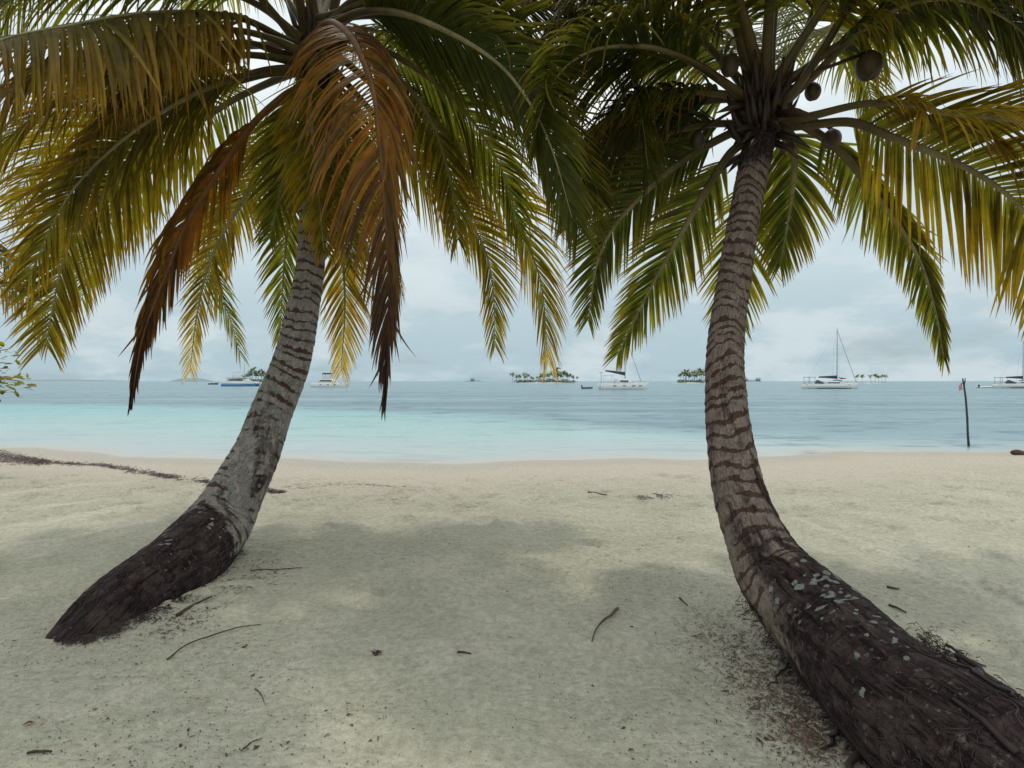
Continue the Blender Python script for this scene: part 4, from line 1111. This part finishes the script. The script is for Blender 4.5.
def plant_palms(isl, pxs, label, group, zb=1.2):
    cx, d, a, b = isl
    pxs = pxs + [(q + random.uniform(-2, 2), h_ * random.uniform(.62, .95)) for q, h_ in pxs[1:-1]] if len(pxs) > 8 else pxs
    for (px, hp) in pxs:
        dd = d + b * random.uniform(0.5, 1.5); x = (px - 512) / F * dd; sc = hp * dd / F / 12.0
        i = random.randrange(5)
        loc = (x, dd, WZ + zb * 0.6)
        if i not in used:
            used.add(i); r = protos[i]; r.location = loc; r.rotation_euler = (0, 0, random.uniform(0, 6.28)); r.scale = (sc, sc, sc); r['label'] = label; r['group'] = group
        else:
            dup(protos[i], loc, random.uniform(0, 6.28), sc, label, group)


def scrub(isl, px0, px1, hmin, hmax, n, seed):
    """low bushes under the island's palms: nobody could count them"""
    cx, d, a, b = isl; r_ = random.Random(seed); V = []; Fq = []
    for k in range(n):
        px = r_.uniform(px0, px1); dd = d + b * r_.uniform(0.6, 1.4); x = (px - 512) / F * dd; rad = r_.uniform(hmin, hmax)
        for j in range(26):
            q = norm(np.array([r_.gauss(0, 1), r_.gauss(0, 1), abs(r_.gauss(0, 1))])) * rad * r_.uniform(.6, 1.05)
            c = np.array([x, dd, WZ + 0.8]) + q * np.array([1.2, 1.2, 1]); s1 = np.array([r_.gauss(0, 1), r_.gauss(0, 1), r_.gauss(0, 1)]) * rad * .22; s2 = np.array([r_.gauss(0, 1), r_.gauss(0, 1), r_.gauss(0, 1)]) * rad * .22
            o = len(V); V += [c - s1, c + s2, c + s1, c - s2]; Fq.append((o, o + 1, o + 2, o + 3))
    o = npmesh('island_scrub', np.array(V), np.array(Fq), M['isl_green'], None, False)
    tag(o, 'low green scrub under the palms of an island', 'bushes', None, 'stuff')


random.seed(5)
A = island(509, 578, 383.3, 0.9, M['isl_sand'], seed=1, depth=16)
plant_palms(A, [(513, 10), (516, 8), (519, 8), (524, 10), (527, 9), (532, 6), (537, 6), (540, 9), (543, 10), (546, 9), (550, 10), (553, 11), (555, 10), (558, 15), (560, 11), (563, 12), (566, 10), (569, 9), (573, 7), (577, 6)],
            'hazy coconut palm on the long island left of the sailing catamaran', 'palms on the middle island')
scrub(A, 512, 574, 1.0, 2.2, 40, 1)
for px, wy in ((542, 383.2), (550, 383.25), (565, 383.2)):
    p, d = sea_pt(px, wy)
    rr_ = thing('hut', 'small pale thatched hut on the beach of the middle island', 'hut', (p[0], d + 5, WZ + 0.3), 0, 'huts on the middle island')
    mb = MB(); mb.box((0, 0, 0.9), (3.4, 3, 2.0)); obj('wall', mb, M['isl_sand'], rr_)
    mb = MB(); mb.loft([[(-2.4, -2, 1.8), (-2.4, 0, 3.4), (-2.4, 2, 1.8)], [(2.4, -2, 1.8), (2.4, 0, 3.4), (2.4, 2, 1.8)]]); obj('roof', mb, M['hut'], rr_)
B_ = island(676, 716, 383.4, 0.9, M['isl_sand'], seed=2, depth=14)
plant_palms(B_, [(681, 9), (684, 11), (686, 13), (689, 10), (692, 11), (695, 12), (697, 11), (700, 14), (703, 12), (706, 13), (709, 11), (712, 9)],
            'hazy coconut palm on the island just left of the right trunk', 'palms on the island by the right trunk')
scrub(B_, 679, 712, 1.2, 2.4, 24, 2)
C_ = island(232, 274, 383.2, 0.9, M['isl_sand'], seed=3, depth=14)
plant_palms(C_, [(243, 7), (246, 8), (249, 10), (252, 15), (255, 11), (258, 12), (261, 13), (264, 11), (267, 10), (270, 9)],
            'hazy coconut palm on the island behind the blue hulled motor cruiser', 'palms on the left island')
scrub(C_, 238, 272, 1.2, 2.6, 26, 3)
D_ = island(866, 890, 383.6, 0.6, M['isl_sand'], seed=4, depth=8)
plant_palms(D_, [(871, 8), (875, 9), (879, 7), (882, 8), (885, 8), (857, 8), (862, 8)], 'small hazy palm on the sand cay right of the tall masted yacht', 'palms on the right cay')
E_ = island(852, 867, 383.55, 0.5, M['isl_sand'], seed=5, depth=6)
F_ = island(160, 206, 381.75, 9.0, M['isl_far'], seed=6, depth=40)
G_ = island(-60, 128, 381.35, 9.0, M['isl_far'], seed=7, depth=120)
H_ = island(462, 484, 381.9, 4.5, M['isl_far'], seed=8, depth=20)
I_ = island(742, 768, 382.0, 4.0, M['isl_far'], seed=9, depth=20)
for px in (472, 748, 761):
    p, d = sea_pt(px, 382.0)
    side = 'left of the middle island' if px < 500 else ('just right of the right trunk, nearer one' if px < 755 else 'right of the right trunk, farther one')
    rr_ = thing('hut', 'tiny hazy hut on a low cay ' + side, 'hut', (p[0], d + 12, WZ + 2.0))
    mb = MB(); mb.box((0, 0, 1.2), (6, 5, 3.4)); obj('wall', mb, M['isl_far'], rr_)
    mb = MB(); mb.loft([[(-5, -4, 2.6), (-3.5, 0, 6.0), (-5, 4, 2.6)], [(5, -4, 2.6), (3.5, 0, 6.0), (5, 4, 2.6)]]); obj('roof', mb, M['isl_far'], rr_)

# ------------------------------------------------------------------ things on the beach
p, d = sea_pt(969, 446.3)
r = thing('marker_pole', 'thin dark crooked pole standing in the shallows with pink rag at its top', 'pole', p)
k = d / F
pts = [((969 - 969) * k, 0, -0.35), (0, 0, 0), (-1.0 * k, 0, 12 * k), (-1.6 * k, 0, 28 * k), (-3.2 * k, 0, 48 * k), (-5.2 * k, 0, 62 * k), (-6.5 * k, 0, 68 * k)]
mb = MB(); mb.tube(pts, [0.032, 0.032, 0.028, 0.027, 0.024, 0.022, 0.016], 9); obj('shaft', mb, M['pole'], r)
mb = MB(); mb.tube([(-5.0 * k, 0, 60 * k), (-4.0 * k, 0, 65 * k), (-3.8 * k, 0, 68.5 * k)], [0.018, 0.015, 0.009], 7); obj('fork', mb, M['pole'], r)
V = []; Fq = []
for i in range(6):
    for j in range(5):
        f, g = i / 5, j / 4
        V.append((-(5.2 + 3.8 * f * (1 - .3 * g)) * k, 0.03 * math.sin(f * 6 + g * 3) + 0.04, (63.5 - 6.5 * g - 2.2 * f * f) * k))
for i in range(5):
    for j in range(4): Fq.append((i * 5 + j, i * 5 + j + 1, i * 5 + j + 6, i * 5 + j + 5))
npmesh('rag', np.array(V), np.array(Fq), M['pink'], r)

g = G(1017.5, 455.0)
mb = MB(); mb.ell((0, 0, 0.05), (0.15, 0.09, 0.075), 22, 14, lambda th, ph: 1 + 0.10 * math.cos(3 * th + 1) + 0.08 * math.sin(5 * th + ph * 3))
hk = obj('beached_husk', mb, M['twig']); hk.location = tuple(g); hk.rotation_euler = (0, 0.1, -0.3)
tag(hk, 'dark weathered lump lying at the water edge by the right frame edge', 'husk')


def stick(name, pix, r0, r1, label, cat='stick', lift=0.012, arch_=0.0, group=None):
    g = [G(px, py, lift) for px, py in pix]
    c, L = spline(g, 14); o = c.mean(0); o[2] = float(ground_z(o[0], o[1]))
    pts = []
    for i, q in enumerate(c):
        f = i / 13; z = float(ground_z(q[0], q[1])) + lift * 0.5 + r0 * .6 + arch_ * math.sin(f * math.pi)
        pts.append(np.array([q[0], q[1], z]) - o)
    mb = MB(); mb.tube(pts, [r0 + (r1 - r0) * i / 13 + 0.0006 * random.uniform(-1, 1) for i in range(14)], 7)
    s_ = obj(name, mb, M['twig']); s_.location = tuple(o)
    return tag(s_, label, cat, group)


stick('twig', [(166, 663), (185, 650), (208, 640), (235, 631), (260, 628)], 0.004, 0.003, 'long thin curved twig on the sand right of the left palm base', 'twig', arch_=0.01)
stick('stick', [(618, 611), (607, 622), (597, 632), (592, 644)], 0.010, 0.003, 'dark bent stick lying alone on open sand in centre right foreground', arch_=0.008)
stick('stick', [(457, 655), (464, 655), (471, 656)], 0.006, 0.004, 'short straight dark stick in the middle of the sand')
stick('twig', [(250, 572), (275, 570), (302, 569)], 0.004, 0.003, 'straight thin twig lying behind the left palm base', 'twig')
stick('stick', [(176, 617), (192, 607), (211, 598)], 0.011, 0.006, 'brown stick lying against the lower side of the left palm base')
stick('stick', [(888, 588), (894, 590), (900, 591)], 0.009, 0.006, 'small dark stick on the sand right of the right trunk, farther one')
stick('stick', [(890, 607), (899, 611), (907, 615)], 0.009, 0.005, 'small dark stick on the sand right of the right trunk, nearer one')
stick('twig', [(680, 600), (684, 604), (688, 607)], 0.008, 0.004, 'short twig on the sand left of the right trunk base', 'twig')
stick('twig', [(254, 691), (260, 697), (264, 706)], 0.003, 0.002, 'thin hooked twig in the left foreground sand', 'twig')
stick('stick', [(25, 757), (35, 754), (50, 755)], 0.006, 0.004, 'dark stick in the bottom left corner of the sand')
stick('twig', [(242, 752), (249, 746), (257, 742)], 0.004, 0.002, 'short slanted twig at the bottom edge left of centre', 'twig')
stick('stick', [(588, 493), (600, 495), (607, 496)], 0.012, 0.01, 'small brown stick on the scuffed sand near the beach crest')
# crumpled seed cluster
g = G(377, 656.5); mb = MB()
for kx in range(7):
    a = random.uniform(0, 6.28); q = np.array([random.gauss(0, .025), random.gauss(0, .018), random.uniform(.01, .035)])
    mb.ell(q, (random.uniform(.012, .024), random.uniform(.01, .018), random.uniform(.008, .016)), 10, 7)
    mb.tube([q, q + np.array([math.cos(a) * .035, math.sin(a) * .035, random.uniform(0, .025)]), q + np.array([math.cos(a) * .06, math.sin(a) * .06, -0.012])], [.004, .003, .0015], 5)
sc_ = obj('seed_cluster', mb, M['twig']); sc_.location = tuple(g); sc_.scale = (.55, .55, .55); tag(sc_, 'dark crumpled seed cluster on the sand left of centre', 'seed pod')
# dead leaf
g = G(27, 727, 0.004); V = []; Fq = []
for i in range(7):
    f = i / 6; w = 0.018 * math.sin(math.pi * min(.98, f + .04))
    V += [(0.07 * (f - .5), -w, .012 * (1 - 2 * abs(f - .5)) + .008), (0.07 * (f - .5), 0, .004 + .012 * (1 - 2 * abs(f - .5))), (0.07 * (f - .5), w, .012 * (1 - 2 * abs(f - .5)) + .008)]
for i in range(6):
    for c in (0, 1): Fq.append((3 * i + c, 3 * i + c + 1, 3 * i + c + 4, 3 * i + c + 3))
lf = npmesh('fallen_leaf', np.array(V), np.array(Fq), simple('dead_leaf', (0.14, 0.045, 0.03), 0.7, 0.3, 30)); lf.location = tuple(g); lf.rotation_euler = (0, 0, 0.5); lf.scale = (.6, .6, .6)
tag(lf, 'small reddish brown fallen leaf on the sand in the left foreground', 'leaf')


# uncountable crumbs of leaf and root on the sand
def crumbs(name, pts, lo, hi, mat, label, thick=0.25, curl=0.02):
    V = []; Fq = []
    pa = np.array(pts); zz = ground_z(pa[:, 0], pa[:, 1]) + 0.003
    for (x, y), z in zip(pts, zz):
        a = random.uniform(0, 6.28); l = random.uniform(lo, hi) * (2.2 if random.random() < 0.06 else 1); w = l * random.uniform(0.08, thick) + .001
        d = np.array([math.cos(a), math.sin(a), 0]); s = np.array([-d[1], d[0], random.uniform(-.5, .5)]); k = random.uniform(0.1, 1) * curl
        p = np.array([x, y, z]); o = len(V)
        bend = s * l * random.uniform(-.3, .3)
        V += [p - d * l - s * w * .4, p - d * l + s * w * .4, p + bend - s * w + np.array([0, 0, k]), p + bend + s * w + np.array([0, 0, k]), p + d * l - s * w * .2 + np.array([0, 0, k * .3]), p + d * l + s * w * .2 + np.array([0, 0, k * .3])]
        Fq += [(o, o + 1, o + 3, o + 2), (o + 2, o + 3, o + 5, o + 4)]
    ob_ = npmesh(name, np.array(V), np.array(Fq), mat, None, False)
    return tag(ob_, label, 'debris', None, 'stuff')


NL = 17000
yy = 1.7 + 7.0 * rng.random(NL) ** 1.25; xx = rng.uniform(-1, 1, NL) * yy * 0.98
ok = fbm(xx * 1.3, yy * 1.3, 77, 3) + rng.uniform(-.14, .14, NL) > 0.5
crumbs('sand_litter', list(zip(xx[ok], yy[ok])), 0.0015, 0.0065, M['weed'], 'dark crumbs of dry leaf scattered over the sand', 0.5, 0.005)
NL = 3400
f = rng.random(NL) ** 0.8
q = GV(705 + 130 * f + rng.normal(-6, 22, NL), 598 + 147 * f + rng.normal(6, 16, NL))
crumbs('root_litter', list(zip(q[:, 0], q[:, 1])), 0.003, 0.014, M['litter'], 'reddish root fibres and litter beside the right palm base', 0.18, 0.009)
NL = 900
f = rng.random(NL)
q = GV(280 - 130 * f + rng.normal(6, 13, NL), 552 + 76 * f + rng.normal(5, 8, NL))
crumbs('root_litter', list(zip(q[:, 0], q[:, 1])), 0.003, 0.013, M['weed'], 'brown root crumbs along the lower side of the left palm base', 0.25, 0.008)
wl = [(-60, 447, 7), (0, 456.5, 3.6), (30, 461, 2.0), (60, 463.5, 0.9), (100, 465.5, 0.9), (130, 470, 1.3), (160, 476, 1.3), (200, 482, 1.1), (225, 486, 0.9), (265, 491, 0.9), (284, 493.5, 0.6)]
px = np.concatenate([rng.uniform(-60, 284, 5200), rng.uniform(-60, 50, 2600)])
c = np.interp(px, [w[0] for w in wl], [w[1] for w in wl]); w_ = np.interp(px, [q[0] for q in wl], [q[2] for q in wl])
gate = (fbm(px * 0.09, px * 0 + 3.0, 55, 3) + rng.uniform(-.22, .22, len(px)) > 0.30) | (px < 45)
px, c, w_ = px[gate], c[gate], w_[gate]
q = GV(px, c + rng.normal(0, 1, len(px)) * w_ * 1.0)
crumbs('seaweed_line', list(zip(q[:, 0], q[:, 1])), 0.012, 0.05, M['weed'], 'dark wrack line of dry seaweed along the beach crest at left', 0.2, 0.028)
px = rng.uniform(285, 420, 420); q = GV(px, 486 + 2 * np.sin(px * .05) + rng.normal(0, 1.0, 420))
q2 = GV(rng.normal(655, 14, 220), 497 + rng.normal(0, 1.5, 220)); q = np.concatenate([q, q2])
crumbs('seaweed_line', list(zip(q[:, 0], q[:, 1])), 0.006, 0.025, M['weed'], 'thin broken line of debris on the beach crest in the centre', 0.25, 0.01)

# ------------------------------------------------------------------ sky, sun, camera
EL, AZ = R(73), R(-12)
w = bpy.data.worlds.new('World'); scene.world = w; w.use_nodes = True
nt = w.node_tree; nt.nodes.clear()
wo = nt.nodes.new('ShaderNodeOutputWorld'); bg = nt.nodes.new('ShaderNodeBackground'); nt.links.new(bg.outputs[0], wo.inputs[0])
sky = nt.nodes.new('ShaderNodeTexSky'); sky.sky_type = 'NISHITA'; sky.sun_disc = False
sky.sun_elevation = EL; sky.sun_rotation = AZ; sky.dust_density = 3.0; sky.altitude = 0
tc = nt.nodes.new('ShaderNodeTexCoord'); sep = nt.nodes.new('ShaderNodeSeparateXYZ'); nt.links.new(tc.outputs['Generated'], sep.inputs[0])


def wm(op, a, b=0.0, clamp=False):
    x = nt.nodes.new('ShaderNodeMath'); x.operation = op; x.use_clamp = clamp
    for i, v in enumerate((a, b)):
        if isinstance(v, (int, float)): x.inputs[i].default_value = v
        else: nt.links.new(v, x.inputs[i])
    return x.outputs[0]


def wrng(v, a, b, c=0.0, d=1.0):
    x = nt.nodes.new('ShaderNodeMapRange'); x.interpolation_type = 'SMOOTHSTEP'; nt.links.new(v, x.inputs[0])
    for i, q in enumerate((a, b, c, d)): x.inputs[i + 1].default_value = q
    return x.outputs[0]


def wmix(f, a, b):
    x = nt.nodes.new('ShaderNodeMix'); x.data_type = 'RGBA'
    for sck, v in ((x.inputs[0], f), (x.inputs[6], a), (x.inputs[7], b)):
        if isinstance(v, (int, float)): sck.default_value = v
        elif isinstance(v, tuple): sck.default_value = v + (1,)
        else: nt.links.new(v, sck)
    return x.outputs[2]


zc = wm('ADD', wm('MAXIMUM', sep.outputs[2], 0.0), 0.16)
cmb = nt.nodes.new('ShaderNodeCombineXYZ')
nt.links.new(wm('DIVIDE', sep.outputs[0], zc), cmb.inputs[0]); nt.links.new(wm('DIVIDE', sep.outputs[1], zc), cmb.inputs[1])
n1 = nt.nodes.new('ShaderNodeTexNoise'); n1.inputs['Scale'].default_value = 0.9; n1.inputs['Detail'].default_value = 6; n1.inputs['Roughness'].default_value = 0.55
nt.links.new(cmb.outputs[0], n1.inputs['Vector'])
n2 = nt.nodes.new('ShaderNodeTexNoise'); n2.inputs['Scale'].default_value = 5.5; n2.inputs['Detail'].default_value = 5; n2.inputs['Roughness'].default_value = 0.6
mp = nt.nodes.new('ShaderNodeMapping'); mp.inputs['Scale'].default_value = (1, 1, 2.4); nt.links.new(tc.outputs['Generated'], mp.inputs[0]); nt.links.new(mp.outputs[0], n2.inputs['Vector'])
# cloud cover: grey-blue layer, brighter cumulus edges, whiter overhead
K_ = 10.0
grey = wmix(wrng(sep.outputs[2], 0.0, 0.55), tuple(q * K_ for q in (0.455, 0.595, 0.66)), tuple(q * K_ for q in (0.90, 0.98, 1.0)))
grey = wmix(wm('MULTIPLY', wrng(n2.outputs[0], 0.44, 0.64), 0.6), grey, tuple(q * K_ for q in (0.74, 0.82, 0.84)))
grey = wmix(wm('MULTIPLY', wrng(n1.outputs[0], 0.45, 0.7), wrng(sep.outputs[2], 0.12, 0.5)), grey, tuple(q * K_ for q in (1.2, 1.2, 1.18)))
cover = wrng(n1.outputs[0], 0.30, 0.50, 0.78, 0.97)
nt.links.new(wmix(cover, sky.outputs[0], grey), bg.inputs[0]); bg.inputs[1].default_value = 0.1

sun = bpy.data.lights.new('Sun', 'SUN'); sun.energy = 1.05; sun.angle = R(2.5); sun.color = (1.0, 0.93, 0.82)
so = bpy.data.objects.new('Sun', sun); COL.objects.link(so)
v = Vector((math.cos(EL) * math.sin(AZ), math.cos(EL) * math.cos(AZ), math.sin(EL)))
so.rotation_euler = v.to_track_quat('Z', 'Y').to_euler(); so.location = v * 40

cam = bpy.data.cameras.new('Camera'); cam.sensor_width = 36; cam.lens = F / 1024 * 36; cam.clip_start = 0.05; cam.clip_end = 40000
co = bpy.data.objects.new('Camera', cam); COL.objects.link(co)
co.location = (0, 0, H); co.rotation_euler = (R(90) - math.atan(3 / F), 0, 0)
scene.camera = co
scene.view_settings.view_transform = 'Standard'; scene.view_settings.look = 'None'; scene.view_settings.exposure = 0; scene.view_settings.gamma = 1
scene.cycles.max_bounces = 8; scene.cycles.transparent_max_bounces = 8
